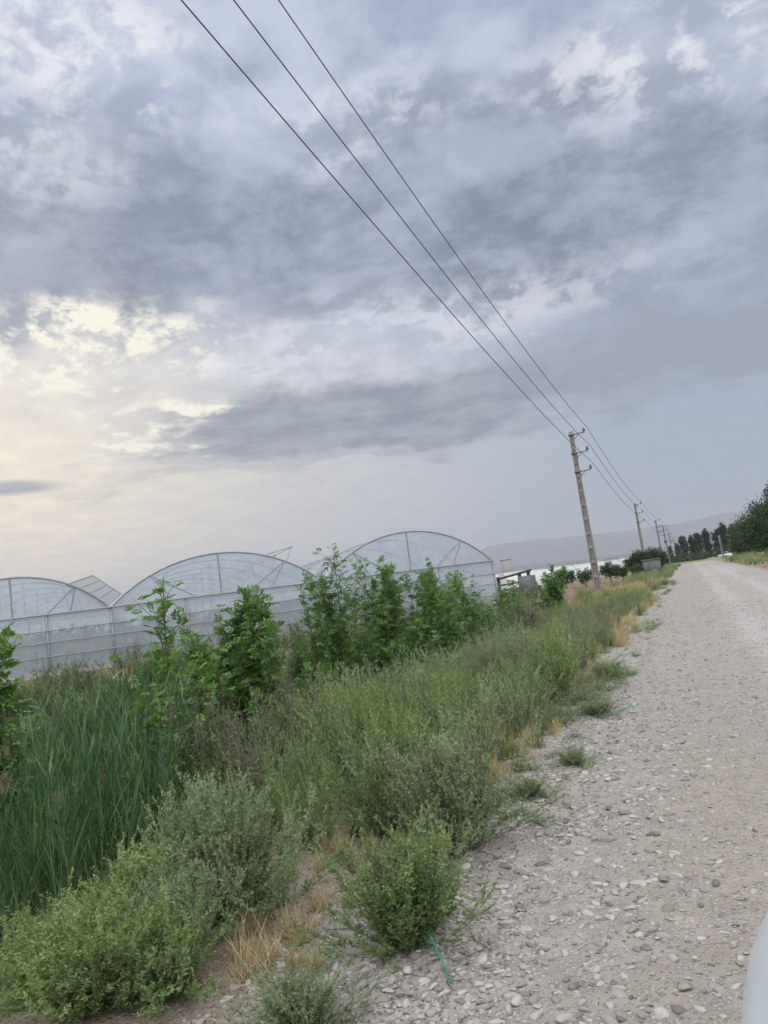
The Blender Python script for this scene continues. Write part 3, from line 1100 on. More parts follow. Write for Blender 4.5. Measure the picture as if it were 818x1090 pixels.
def grow(dst, tpls, xs, ys, smin, smax, mi_f=0, mi_s=3, dt=.12, sq=None):
    k = len(xs)
    zs = surf(xs, ys) - .02
    P = np.stack([xs, ys, zs], -1)
    which = rng.randint(0, len(tpls), k)
    sc = (smin + (smax - smin) * rng.rand(k)) * (.62 + .76 * sstep(fbm(xs * .9 + 3, ys * .45, 2), .3, .7))
    if sq is not None:
        sc = np.stack([sc, sc, sc * sq], -1)
    rz = rng.rand(k) * 6.28
    tx = rng.normal(size=k) * .08
    dtn = rng.normal(size=k) * dt
    for w, tp in enumerate(tpls):
        q = which == w
        mf = mi_f if np.isscalar(mi_f) else None
        if mf is None:
            for v in np.unique(mi_f[q]):
                qq = q & (mi_f == v)
                scatter(dst, tp[0], P[qq], sc[qq], rz[qq], tx[qq], None, dtn[qq], int(v))
        else:
            scatter(dst, tp[0], P[q], sc[q], rz[q], tx[q], None, dtn[q], mf)
        scatter(dst, tp[1], P[q], sc[q], rz[q], tx[q], None, None, mi_s)


def spread_pts(n, x0, x1, y0, y1, pw=1.0, keep=None):
    y = y0 + (y1 - y0) * rng.rand(n) ** pw
    x = x0 + (x1 - x0) * rng.rand(n)
    if keep is not None:
        q = keep(x, y)
        x, y = x[q], y[q]
    return x, y


# near bank 4.5 - 15 m (right limit follows the gravel edge)
bank = lambda x, y: (x > -3.1 - .12 * y - .5 * fbm(y * .6, y * 0 + 6)) & (x < -1.75 - .25 * (fbm(y * .7, y * 0 + 1.5) - .5) * 6) & ~((x > -2.5) & (x < -1.85) & (y < 4.6))
x, y = spread_pts(190, -4.3, -1.5, 4.7, 15, 1.25, bank)
grow(wm, midT, x, y, .46, .90, rng.choice([0, 0, 1, 1, 2], len(x)))
x, y = spread_pts(26, -3.9, -3.1, 3.7, 5.5, 1.0)
grow(wm, midT, x, y, .5, .8, rng.choice([0, 1, 2], len(x)))
x, y = spread_pts(230, -5.2, -1.6, 15, 30, 1.1, lambda x, y: x < -1.85 - .3 * (fbm(y * .5, y * 0 + 4.5) - .5) * 7)
grow(wm, farT, x, y, .34, .70, rng.choice([0, 1, 1, 2], len(x)))
x, y = spread_pts(150, -4.3, -1.6, 29, 55, 1.0, lambda x, y: x < -1.9 - .4 * (fbm(y * .4, y * 0 + 4.5) - .5) * 6)
grow(wm, farT, x, y, .26, .52, rng.choice([0, 1, 2, 2], len(x)))
x, y = spread_pts(240, -5.0, -1.6, 55, 150, 1.0, lambda x, y: x < -1.6 - .5 * (fbm(y * .2, y * 0 + 4.5) - .5) * 3)
grow(wm, farT, x, y, .35, .7, rng.choice([1, 2, 2], len(x)))
# stragglers creeping onto the gravel
x, y = spread_pts(150, -1.95, -1.05, 5.2, 60, 1.6)
grow(wm, [wideT], x, y, .25, .62, rng.choice([0, 1, 1], len(x)), 3, .12, .55)
# right verge
x, y = spread_pts(150, 4.5, 9.5, 42, 125, 1.0)
grow(wm, farT, x, y, .5, 1.0, rng.choice([1, 2, 2], len(x)))
o = link('verge_weeds', wm.mesh('verge_weeds', [M['weed'], M['greyweed'], M['brushy'], M['green_stem']]))
tag(o, 'soft grey green feathery weeds covering the bank beside the road', 'weeds', kind='stuff')

# rank growth over the ditch behind the bank
dm = T()
dryT = [bushy(51 + i, 22, .95, .42, 14, .030, .010, 6, .004, .9) for i in range(2)]
x, y = spread_pts(60, -5.4, -3.7, 5.6, 9.5, 1.0)
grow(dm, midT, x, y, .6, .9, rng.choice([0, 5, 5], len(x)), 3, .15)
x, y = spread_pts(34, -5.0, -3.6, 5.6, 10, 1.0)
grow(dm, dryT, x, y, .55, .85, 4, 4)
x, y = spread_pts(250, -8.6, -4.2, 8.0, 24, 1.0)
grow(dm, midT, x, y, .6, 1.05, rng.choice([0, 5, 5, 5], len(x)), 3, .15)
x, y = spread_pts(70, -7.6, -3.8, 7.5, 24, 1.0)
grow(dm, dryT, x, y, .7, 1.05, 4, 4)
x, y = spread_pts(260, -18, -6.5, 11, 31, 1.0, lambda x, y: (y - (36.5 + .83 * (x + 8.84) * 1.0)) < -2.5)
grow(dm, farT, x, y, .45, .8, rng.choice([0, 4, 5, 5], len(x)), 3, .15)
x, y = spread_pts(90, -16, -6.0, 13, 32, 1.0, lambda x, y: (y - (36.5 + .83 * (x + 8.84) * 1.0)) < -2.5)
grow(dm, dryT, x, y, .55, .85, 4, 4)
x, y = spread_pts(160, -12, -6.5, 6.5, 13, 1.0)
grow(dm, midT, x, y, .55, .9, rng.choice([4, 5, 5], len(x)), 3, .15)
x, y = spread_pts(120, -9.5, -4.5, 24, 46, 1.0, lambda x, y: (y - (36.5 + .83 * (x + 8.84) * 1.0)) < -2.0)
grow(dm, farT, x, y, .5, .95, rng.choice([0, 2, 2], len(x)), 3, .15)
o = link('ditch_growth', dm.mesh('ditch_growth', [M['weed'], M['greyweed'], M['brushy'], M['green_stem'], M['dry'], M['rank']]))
tag(o, 'tangled green and brown weeds over the ditch below the greenhouse', 'weeds', kind='stuff')

# grass blades: pale straw and green tufts


def grass_tuft(seed, n, h, spread):
    rng = rs(seed)
    t = T()
    for i in range(n):
        a = rng.rand() * 6.28
        p = curve_stem(rng, 5, h * (.5 + .6 * rng.rand()), 1.45 - abs(rng.normal()) * spread, a, -.5 * rng.rand(), (rng.normal() * .06, rng.normal() * .06, -.01))
        tw = rng.rand() * 6.28
        w = np.array([math.cos(tw), math.sin(tw), 0])
        ww = np.array([.004, .0042, .0036, .0024, .0005])[:, None] * (h / .4)
        V = np.concatenate([p - w * ww, p + w * ww])
        t.add(V, [[k, k + 1, k + 6, k + 5] for k in range(4)], rng.rand())
    return t.done()


gT = [grass_tuft(61 + i, 70, .42, .45) for i in range(2)]
gm = T()
for (n, x0, x1, y0, y1, smin, smax, mi_) in ((150, -2.7, -1.45, 11, 22, .35, .8, 0), (110, -3.2, -1.5, 22, 34, .5, 1.0, 0), (60, -2.6, -1.5, 6, 11, .3, .6, 0), (150, -6.2, -1.7, 30, 60, .8, 1.5, 0), (160, -6.2, -1.6, 28, 100, 1.0, 1.8, 1), (90, -2.4, -1.6, 5, 11, .3, .6, 1),
                                           (140, 4.4, 9, 42, 120, 1, 1.8, 1), (70, 4.4, 7, 42, 120, .8, 1.4, 0), (40, -2.6, -1.7, 3.0, 5, .25, .5, 0), (60, -7.5, -3.8, 6.5, 14, 1.2, 2.0, 0), (40, -13, -6, 15, 28, 1.5, 2.2, 0)):
    x, y = spread_pts(n, x0, x1, y0, y1)
    P = np.stack([x, y, surf(x, y)], -1)
    for w in range(2):
        q = rng.randint(0, 2, len(x)) == w
        scatter(gm, gT[w], P[q], smin + (smax - smin) * rng.rand(q.sum()), rng.rand(q.sum()) * 6.28, None, None, rng.normal(size=q.sum()) * .1, mi_)
x, y = spread_pts(60, -4.0, -1.7, 5.0, 22)
P = np.stack([x, y, surf(x, y)], -1)
for w in range(2):
    q = rng.randint(0, 2, len(x)) == w
    for part in (0, 1):
        scatter(gm, dryT[w][part], P[q], .45 + .35 * rng.rand(q.sum()), rng.rand(q.sum()) * 6.28, None, None, rng.normal(size=q.sum()) * .1, 2)
o = link('verge_grass', gm.mesh('verge_grass', [M['straw'], M['grass'], M['dry']]))
tag(o, 'straw coloured and green grass blades along the road verge', 'grass', kind='stuff')

# dead leaves and twigs lying on the soil
lt = T()
x, y = spread_pts(9000, -3.9, -1.15, 2.2, 9.0)
leaves(lt, np.stack([x, y, surf(x, y) + .006], -1), np.stack([rng.normal(size=len(x)), rng.normal(size=len(x)), rng.rand(len(x)) * .35], -1), .012 + .03 * rng.rand(len(x)) ** 2, .004 + .008 * rng.rand(len(x)), rng.rand(len(x)), rng)
for i in range(260):
    x0, y0, a_, L_ = -3.6 + 2.4 * rng.rand(), 2.3 + 5 * rng.rand(), rng.rand() * 6.28, .06 + .2 * rng.rand()
    q = np.array([[x0 + math.cos(a_) * L_ * f + .01 * math.sin(f * 9 + i), y0 + math.sin(a_) * L_ * f, 0] for f in np.linspace(0, 1, 4)])
    q[:, 2] = surf(q[:, 0], q[:, 1]) + .006 + .01 * rng.rand()
    tube(lt, q, .0022, rng.rand(), 0, 3)
o = link('leaf_litter', lt.mesh('leaf_litter', [M['dry']]))
tag(o, 'dead leaves and twigs lying on the soil among the bushes', 'litter', kind='stuff')

# reeds
def reed(seed, h, nl, plume):
    rng = rs(seed)
    t = T()
    p = curve_stem(rng, 8, h, 1.5, rng.rand() * 6.28, -.10)
    tube(t, p, np.linspace(.005, .002, 8), .45, 0, 3)
    for i in range(nl):
        f = np.array([.12 + .86 * (i + rng.rand()) / nl])
        bp, bd = along(p, f)
        a = rng.rand() * 6.28
        L = (.42 + .38 * rng.rand()) * (1.05 - .3 * f[0])
        q = curve_stem(rng, 6, L, 1.46 - .30 * rng.rand(), a, -.25 - 1.5 * rng.rand() ** 4, bp[0])
        w = np.array([-math.sin(a), math.cos(a), 0])
        w = unit(w + np.array([0, 0, .3]) * rng.normal())
        ww = np.array([.004, .0075, .008, .0065, .004, .0005])[:, None] * (.6 + .6 * rng.rand())
        V = np.concatenate([q - w * ww, q + w * ww])
        t.add(V, [[k, k + 1, k + 7, k + 6] for k in range(5)], np.clip(.42 + rng.normal() * .18 + .12 * (f[0] - .5), 0, .97) if rng.rand() > .13 else 1.0)
    if plume:
        k = 50
        f = .93 + .07 * rng.rand(k)
        P, D = along(p, f)
        leaves(t, P + rng.normal(size=(k, 3)) * .012, D + rng.normal(size=(k, 3)) * .5, .09, .012, rng.rand(k), rng, 1)
    return t.done()


rT = [reed(100 + i, 1.75 + .12 * i, 15, False) for i in range(5)] + [reed(120, 1.9, 10, True)]
rm = T()
rng = rs(9)


def reeds(n, x0, x1, y0, y1, smin, smax, keep=None, pl=.07):
    x, y = spread_pts(n, x0, x1, y0, y1, 1.0, keep)
    k = len(x)
    P = np.stack([x, y, terrain(x, y) - .03], -1)
    w = rng.choice(6, k, p=[(1 - pl) / 5] * 5 + [pl])
    sc = smin + (smax - smin) * rng.rand(k)
    for i in range(6):
        q = w == i
        scatter(rm, rT[i], P[q], sc[q], rng.rand(q.sum()) * 6.28, rng.normal(size=q.sum()) * .11, rng.normal(size=q.sum()) * .11, rng.normal(size=q.sum()) * .14)


edge = lambda x, y: x / y < -.80 + .10 * (fbm(y * 1.3, x * 1.3) - .5)
reeds(1250, -7.6, -3.9, 3.4, 9.0, .52, .74, edge)
reeds(240, -7.0, -5.2, 6.0, 8.6, .72, .92, lambda x, y: (x / y < -.76) & (x / y > -.92))
reeds(60, -6.4, -4.2, 6, 10, .45, .65)
o = link('reed_bed', rm.mesh('reed_bed', [M['reed'], M['dry']]))
tag(o, 'dense dark green reeds standing in the ditch at left', 'reeds', kind='stuff')

# saplings with pinnate leaves


def sapling(seed, h, nst, spread, lf, lw, nsub=9, dens=1.0):
    rng = rs(seed)
    F, S = T(), T()
    for i in range(nst):
        a = rng.rand() * 6.28
        L = h * (.62 + .38 * rng.rand()) if i else h
        p = curve_stem(rng, 10, L, 1.5 - (abs(rng.normal()) * spread if i else .05), a, .12 * rng.rand(), (rng.normal() * .05 * (i > 0), rng.normal() * .05 * (i > 0), -.05))
        tube(S, p, np.linspace(.010 + .004 * h, .003, 10), .5, 0, 5)
        twigs = [(p, .35, 1.0)]
        for q in range(int(nsub * L)):
            f = np.array([.10 + .83 * rng.rand()])
            bp, bd = along(p, f)
            d = unit(bd[0] * .75 + rng.normal(size=3) * .5 + np.array([0, 0, .2]))
            bl = L * (.12 + .22 * rng.rand()) * (1.15 - f[0] * .8)
            bs = bp[0] + np.outer(np.linspace(0, 1, 5), d * bl) + np.outer(np.linspace(0, 1, 5) ** 2, (0, 0, bl * .2))
            tube(S, bs, np.linspace(.005, .002, 5), .5, 0, 3)
            twigs.append((bs, .15, .8))
        for tw, lo, wgt in twigs:
            tl = np.linalg.norm(np.diff(tw, axis=0), axis=1).sum()
            k = max(3, int(tl / .055 * dens))
            f = lo + (1 - lo) * (np.arange(k) + rng.rand(k)) / k
            P, D = along(tw, np.minimum(f, .999))
            for j in range(k):
                # a compound leaf: rachis with paired leaflets and a tip leaflet
                d = unit(D[j] * .45 + rng.normal(size=3) * .6 + np.array([0, 0, .12]))
                rl = lf * (2.0 + .9 * rng.rand()) * (1.1 - .5 * f[j])
                side = unit(np.cross(d, np.array([0, 0, 1.0]) + rng.normal(size=3) * .25))
                npair = 3
                fr_ = np.repeat(np.linspace(.35, .9, npair), 2)
                sg = np.tile([1.0, -1.0], npair)
                Pl = P[j] + np.outer(fr_, d * rl) - np.outer(fr_ ** 2, (0, 0, rl * .22))
                Dl = d * .75 + np.outer(sg, side) + np.array([0, 0, -.15])
                Pl = np.concatenate([Pl, [P[j] + d * rl * .95 - np.array([0, 0, rl * .2])]])
                Dl = np.concatenate([Dl, [d + np.array([0, 0, -.3])]])
                n_ = len(Pl)
                D2 = unit(Dl)
                nz = unit(np.cross(side, d))
                w = unit(np.cross(D2, nz + rng.normal(size=(n_, 3)) * .25))
                Lf = (lf * (.75 + .5 * rng.rand(n_)))[:, None]
                Wf = Lf * lw / lf
                nr = np.cross(D2, w)
                V = np.stack([Pl, Pl + D2 * Lf * .45 + w * Wf * .5, Pl + D2 * Lf + nr * .1 * Lf, Pl + D2 * Lf * .45 - w * Wf * .5], 1).reshape(-1, 3)
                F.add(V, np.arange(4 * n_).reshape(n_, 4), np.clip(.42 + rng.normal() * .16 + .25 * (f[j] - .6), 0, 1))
    return F, S


SAP = [  # label, x, y, height, stems, spread, leaf, width, density
    ('leafy sapling cut off by the left edge of the picture', -6.2, 5.35, 2.75, 4, .10, .068, .034, .75),
    ('slim sapling with large leaves rising from the reeds at left', -5.12, 6.2, 2.98, 2, .05, .066, .033, .72),
    ('bushy low sapling hiding the foot of the second greenhouse arch', -6.15, 9.65, 2.85, 24, .48, .080, .034, 1.15),
    ('tall slender sapling at the valley between the two right arches', -6.10, 12.75, 3.35, 9, .17, .064, .026, .95),
    ('tallest sapling in front of the right greenhouse arch', -5.75, 14.0, 3.3, 10, .16, .064, .026, .95),
    ('full bright green sapling right of the tallest one', -5.2, 15.0, 2.95, 14, .27, .064, .026, .95),
    ('pointed sapling before the right half of the right arch', -5.35, 16.8, 2.85, 11, .25, .064, .026, .95),
    ('smaller sapling near the right end of the greenhouse', -5.35, 19.2, 2.35, 12, .32, .068, .028, .95),
    ('low yellow green shrub between the right arch and the weed bank', -4.7, 17.6, 1.75, 12, .40, .06, .025, .9),
    ('sparse leafy shrub farthest right below the right arch', -5.0, 22.5, 1.8, 10, .36, .07, .029, .9),
    ('dark bushy sapling beside the wooden gate frame', -5.15, 30.4, 2.0, 14, .36, .075, .036, 1.0),
    ('short leafy shoot between the reeds and the bushy sapling', -5.6, 8.0, 1.9, 6, .22, .068, .030, .9),
    ('low leafy shoot right of the bushy sapling', -5.75, 10.6, 1.6, 10, .38, .068, .030, 1.0),
    ('low bright shrub at the foot of the tallest sapling', -5.3, 13.2, 1.7, 10, .38, .068, .030, 1.0),
]
for i, (lab, x, y, h, nst, spd, lf, lw, dn) in enumerate(SAP):
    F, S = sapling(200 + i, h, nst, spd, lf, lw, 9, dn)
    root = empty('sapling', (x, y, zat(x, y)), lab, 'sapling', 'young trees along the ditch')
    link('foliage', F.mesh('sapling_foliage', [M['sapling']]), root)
    link('stems', S.mesh('sapling_stems', [M['bark']]), root)

# dry brown plants
for i, (lab, x, y, sc) in enumerate([
        ('dry brown dead weed between the reeds and the bushy sapling', -4.45, 7.4, 1.0),
        ('dead brown weed in front of the tallest sapling', -4.9, 11.6, 1.25),
        ('withered brown stalks right of the reeds', -4.15, 6.1, .85)]):
    tp = bushy(70 + i, 30, .85, .5, 20, .022, .009, 7, .0035)
    root = empty('dry_weed', (x, y, zat(x, y)), lab, 'dry weed', 'dead brown weeds', i * 2.1)
    root.scale = (sc,) * 3
    link('seed_heads', mesh_np('dry_heads', tp[0][0], tp[0][1], M['dry'], tp[0][2]), root)
    link('stalks', mesh_np('dry_stalks', tp[1][0], tp[1][1], M['dry'], tp[1][2]), root)
tp = grass_tuft(90, 60, .28, .9)
o = link('straw_tuft', mesh_np('straw_tuft', tp[0], tp[1], M['straw'], tp[2]), None, (-2.0, 3.1, float(surf(np.array([-2.0]), np.array([3.1]))[0])))
tag(o, 'small straw yellow dry grass tuft on the bare soil', 'grass tuft')

# ------------------------------------------------------------------ stones
import bmesh


def stone(seed, sub):
    rng = rs(seed)
    bm = bmesh.new()
    bmesh.ops.create_icosphere(bm, subdivisions=sub, radius=.5)
    V = np.array([v.co[:] for v in bm.verts])
    Q = np.array([[v.index for v in f.verts] for f in bm.faces])
    bm.free()
    d = unit(V)
    V = V.copy()
    for q in range(9):
        nrm = unit(rng.normal(size=3))
        c = .20 + .18 * rng.rand()
        dd = d @ nrm * np.linalg.norm(V, axis=1)
        V = V - np.outer(np.maximum(V @ nrm - c, 0) * .85, nrm)
    V = V * (1 + rng.normal(size=(len(V), 1)) * (.05 if sub < 3 else .015))
    V = V * np.array([1.25 + .4 * rng.rand(), .85 + .2 * rng.rand(), .45 + .25 * rng.rand()])
    return V, Q, np.zeros(len(Q)), np.zeros(len(Q), int)


big = [stone(300 + i, 2) for i in range(6)]
sm2 = [stone(320 + i, 2) for i in range(6)]
sm1 = [stone(340 + i, 1) for i in range(6)]
rng = rs(55)
gs = T()


def gravel(tpls, n, x0, x1, y0, y1, smin, smax, pw=2.5, py=1.0, keep=None, sink=.12):
    x, y = spread_pts(n, x0, x1, y0, y1, py, keep)
    k = len(x)
    s = smin + (smax - smin) * rng.rand(k) ** pw
    P = np.stack([x, y, surf(x, y) + s * sink * (rng.rand(k) * 1.3 - .5)], -1)
    w = rng.randint(0, len(tpls), k)
    rz = rng.rand(k) * 6.28
    for i, tp in enumerate(tpls):
        q = w == i
        scatter(gs, tp, P[q], s[q], rz[q], rng.normal(size=q.sum()) * .25, None, rng.rand(q.sum()))


shoulder = lambda x, y: rng.rand(len(x)) < np.clip(1.15 - np.abs(x + .85) / (.75 + .02 * y), .10, 1) * sstep(x, -2.5, -1.9) * (.35 + .65 * sstep(fbm(x * 1.7, y * 1.7), .4, .6))
gravel(sm2, 12000, -2.3, 2.2, 2.2, 7.5, .016, .07, 3.2, 1.1, shoulder)
gravel(sm2, 1300, -2.2, -1.0, 2.2, 4.2, .018, .05, 2.5)
gravel(sm1, 24000, -2.2, 3.2, 2.2, 9, .006, .026, 2.2, 1.2)
gravel(sm2, 11000, -2.1, 3.0, 2.2, 11, .012, .046, 2.0, 1.3, lambda x, y: rng.rand(len(x)) < .25 + .75 * sstep(fbm(x * 1.1 + 5, y * 1.1), .42, .62))
gravel(sm1, 9000, -2.0, 4.0, 7.0, 22, .018, .075, 3.0, 1.4, shoulder)
gravel(sm1, 12000, -1.9, 4.0, 8.0, 26, .014, .045, 2.5, 1.4)
gravel(sm1, 6000, -1.8, 4.0, 22, 60, .02, .055, 2.5, 1.3)
V, Q, tn, mi = gs.done()
o = link('gravel', mesh_np('gravel', V, Q, [M['pebble']], tn, mi))
tag(o, 'loose grey and beige pebbles strewn over the road', 'gravel', kind='stuff')
# the larger cobbles as individuals
meshes = [mesh_np('cobble', t_[0], t_[1], [M['pebble']], t_[2]) for t_ in big]
cx = []
while len(cx) < 70:
    y = 2.5 + 7 * rng.rand() ** 1.5
    x = -1.0 + rng.normal() * .45
    if x < -1.75 or x > 1.2:
        continue
    cx.append((x, y))
for i, (x, y) in enumerate(cx):
    s = .036 + .046 * rng.rand() ** 2
    o = link('cobble', meshes[i % 6], None, (x, y, float(surf(np.array([x]), np.array([y]))[0]) + s * .02))
    o.scale = (s, s, s)
    o.rotation_euler = (rng.normal() * .15, rng.normal() * .15, rng.rand() * 6.28)
    tag(o, 'rounded grey river cobble among the gravel on the left road shoulder', 'stone', 'larger cobbles on the road shoulder')

# twine scraps
for lab, pts in (('curving scrap of green twine on the gravel in front of the lower bush', [(-1.40, 3.50, .16), (-1.36, 3.40, .10), (-1.29, 3.30, .06), (-1.235, 3.22, .035), (-1.20, 3.16, .03), (-1.165, 3.10, .028)]),
                 ('short green twine scrap lying on the bare soil', [(-1.84, 3.13, .02), (-1.80, 3.17, .03), (-1.74, 3.18, .02)]),
                 ('pale green twine lying across the road edge beside the flat grey tuft', [(-1.22, 8.7, .03), (-1.1, 8.85, .03), (-.95, 9.0, .035), (-.78, 9.1, .03)])):
    pts = np.array(pts)
    base = surf(pts[:, 0], pts[:, 1])
    pts[:, 2] += np.maximum(base, -.02)
    f = np.linspace(0, 1, 28) * (len(pts) - 1)
    p = np.stack([np.interp(f, np.arange(len(pts)), pts[:, j]) for j in range(3)], -1)
    p[:, :2] += np.stack([np.sin(f * 7.3) * .006, np.cos(f * 5.1) * .006], -1)
    t = T()
    tube(t, p, .0042, .5, 0, 6)
    tag(link('twine', t.mesh('twine', [M['twine']], True)), lab, 'twine', 'green twine scraps')

# navy sacks in the weeds
for lab, x, y, s in (('dark navy plastic sack in the weeds left of the bushy sapling', -5.55, 9.3, 1.0),
                     ('dark navy plastic sack in the brown weeds between two saplings', -7.1, 14.2, 1.1),
                     ('dark navy plastic sack at the foot of the tall slender sapling', -6.6, 16.6, 1.15)):
    V, Q, tn, mi = stone(int(abs(x) * 100), 3)
    V = V * np.array([.48, .50, 1.55]) * s
    V = V * (1 + .12 * np.sin(V[:, 2:3] * 9 + V[:, 0:1] * 14) + .06 * np.sin(V[:, 1:2] * 31))
    V[:, 2] -= V[:, 2].min()
    neck = V[:, 2] > V[:, 2].max() * .82
    V[neck, :2] *= .55
    o = link('plastic_sack', mesh_np('plastic_sack', V, Q, [M['sack']], tn, mi, True), None, (x, y, zat(x, y) + .15))
    tag(o, lab, 'sack', 'navy sacks in the weeds')

# ------------------------------------------------------------------ middle distance
# wooden gate frame right of the greenhouse
gt = empty('gate_frame', (-9.1, 41.8, zat(-9.1, 41.8)), 'dark wooden gate frame with rails beside the right end of the greenhouse', 'gate', rz=R(25))
for x in (-.75, .45, .95):
    t = T()
    box(t, (x - .08, -.08, -.1), (x + .08, .08, 1.75 if x < .4 else 1.85))
    link('post', t.mesh('post', [M['wood_dark']]), gt)
t = T()
beam(t, (-.85, -.1, 1.62), (1.1, -.1, 1.9), .12)
link('top_rail', t.mesh('top_rail', [M['wood_dark']]), gt)
for z in (.98, 1.28):
    t = T()
    beam(t, (-.7, -.1, z), (.5, -.1, z + .05), .10)
    link('rail', t.mesh('rail', [M['grey_board']]), gt)
t = T()
box(t, (.30, -.25, .3), (1.25, -.13, 1.62))
link('board_panel', t.mesh('board_panel', [M['grey_board']]), gt)
t = T()
box(t, (-.68, -.04, .05), (.42, .3, .86))
link('low_board', t.mesh('low_board', [M['wood_dark']]), gt)

# pale tower far behind
t = T()
box(t, (-1.35, -1.3, 0), (1.35, 1.3, 6.6))
tw = empty('concrete_tower', (-44, 198, 0), 'pale square concrete tower standing far behind the wooden gate frame', 'tower', rz=R(12))
link('wall', t.mesh('tower_wall', [M['tank']]), tw)
t = T()
box(t, (-1.45, -1.4, 6.602), (1.45, 1.4, 6.8))
link('roof_slab', t.mesh('tower_slab', [M['tank']]), tw)
t = T()
box(t, (-.4, -1.33, 0), (.4, -1.302, 2.1))
link('door', t.mesh('tower_door', [M['steel']]), tw)


def tunnel(loc, rz, L, W, H, mname, label):
    root = empty('polytunnel', loc, label, 'polytunnel', 'white polytunnels in the field', rz)
    t = T()
    th = np.linspace(0, math.pi, 15)
    xs_ = np.linspace(0, L, 14)
    V = np.array([(x, -math.cos(a) * W / 2, math.sin(a) ** .8 * H * (1 + .02 * math.sin(x * 2.1))) for x in xs_ for a in th])
    t.add(V, [[r_ * 15 + i, r_ * 15 + i + 1, (r_ + 1) * 15 + i + 1, (r_ + 1) * 15 + i] for r_ in range(13) for i in range(14)], .5)
    link('cover', t.mesh('cover', [M[mname]], True), root)
    t = T()
    for x in (0, L):
        V = np.array([(x, -math.cos(a) * W / 2, z * math.sin(a) ** .8 * H) for a in th for z in (0, 1)])
        t.add(V, [[2 * i, 2 * i + 2, 2 * i + 3, 2 * i + 1] for i in range(14)], .5)
    link('end_wall', t.mesh('end_wall', [M[mname]]), root)
    t = T()
    for x in xs_[::2]:
        tube(t, [(x, -math.cos(a) * (W / 2 + .03), math.sin(a) ** .8 * (H + .03)) for a in th], .05)
    link('hoops', t.mesh('hoops', [M['galv']]), root)


tunnel((-29.5, 128, 0), math.atan2(9, 17), 26, 6.5, 2.6, 'tunnel', 'long white polytunnel in the field behind the nearest power pole')
tunnel((-12.6, 140, 0), math.atan2(60, 3), 30, 7.5, 2.9, 'tunnel_grey', 'grey white polytunnel left of the dark round trees')
tunnel((-60, 150, 0), math.atan2(8, 20), 30, 8, 3.0, 'tunnel', 'white polytunnel far away behind the greenhouse')

# block hut and yellow marker post
hb = empty('block_hut', (-4.2, 97, -.1), 'small grey block hut under the dark round trees', 'hut', rz=R(-4))
t = T()
box(t, (-.95, -.9, 0), (.95, .9, 1.75))
link('wall', t.mesh('hut_wall', [M['block']]), hb)
t = T()
box(t, (-1.05, -1.0, 1.752), (1.05, 1.0, 1.88))
link('roof', t.mesh('hut_roof', [M['block']]), hb)
t = T()
box(t, (-.3, -.93, 0), (.35, -.902, 1.5))
link('door', t.mesh('hut_door', [M['grey_board']]), hb)
t = T()
tube(t, [(0, 0, -.2), (0, 0, .75)], .08, .5, 0, 8)
yp = empty('marker_post', (-5.7, 78.5, zat(-5.7, 78.5)), 'small yellow marker post at the field edge below the dark round trees', 'post')
link('post', t.mesh('marker_post', [M['yellow']]), yp)
t = T()
box(t, (-.10, -.10, .752), (.10, .10, .80))
link('cap', t.mesh('marker_cap', [M['yellow']]), yp)


# trees made of leaf clumps
def tree_meshes(seed, lobes, nleaf, lf, trunk_h, trunk_r, branches=5):
    rng = rs(seed)
    F = T()
    vol = np.array([l[3] * l[4] * l[5] for l in lobes]) ** .67
    cnt = (nleaf * vol / vol.sum()).astype(int)
    for (cx_, cy, cz, rx_, ry_, rz_), k in zip(lobes, cnt):
        ncl = max(6, k // 45)
        cd_ = unit(rng.normal(size=(ncl, 3))) * (rng.rand(ncl, 1) ** .33)
        cc = cd_ * (rx_, ry_, rz_) + (cx_, cy, cz)
        ct_ = rng.normal(size=ncl) * .2
        w = rng.randint(0, ncl, k)
        rad = min(rx_, rz_) * .20
        P = cc[w] + rng.normal(size=(k, 3)) * rad
        leaves(F, P, rng.normal(size=(k, 3)) + (0, 0, .2), lf * (.6 + .8 * rng.rand(k)), lf * .55, np.clip(.45 + ct_[w] + rng.normal(size=k) * .12, 0, 1), rng)
    S = T()
    zt_ = max(l[2] + l[5] * .5 for l in lobes)
    tube(S, [(0, 0, -.3), (.03, 0, trunk_h * .5), (0, .04, trunk_h), (.05, 0, zt_)], [trunk_r * 1.3, trunk_r, trunk_r * .8, trunk_r * .15], .5, 0, 7)
    for i in range(branches):
        l = lobes[i % len(lobes)]
        z0 = trunk_h * (.6 + .4 * rng.rand())
        e = np.array(l[:3]) + rng.normal(size=3) * np.array(l[3:]) * .35
        tube(S, [(0, 0, z0), ((e[0]) * .5, e[1] * .5, (z0 + e[2]) / 2), e], [trunk_r * .5, trunk_r * .35, trunk_r * .1], .5, 0, 5)
    return F, S


def tree(name, loc, meshes_, label, cat, group, sc=1.0, rz=0.0):
    root = empty(name, loc, label, cat, group, rz)
    root.scale = sc if isinstance(sc, tuple) else (sc,) * 3
    link('crown', meshes_[0], root)
    link('trunk', meshes_[1], root)
    return root


def tm(nm, FS, mf):
    return FS[0].mesh(nm + '_crown', [mf]), FS[1].mesh(nm + '_trunk', [M['bark']], True)


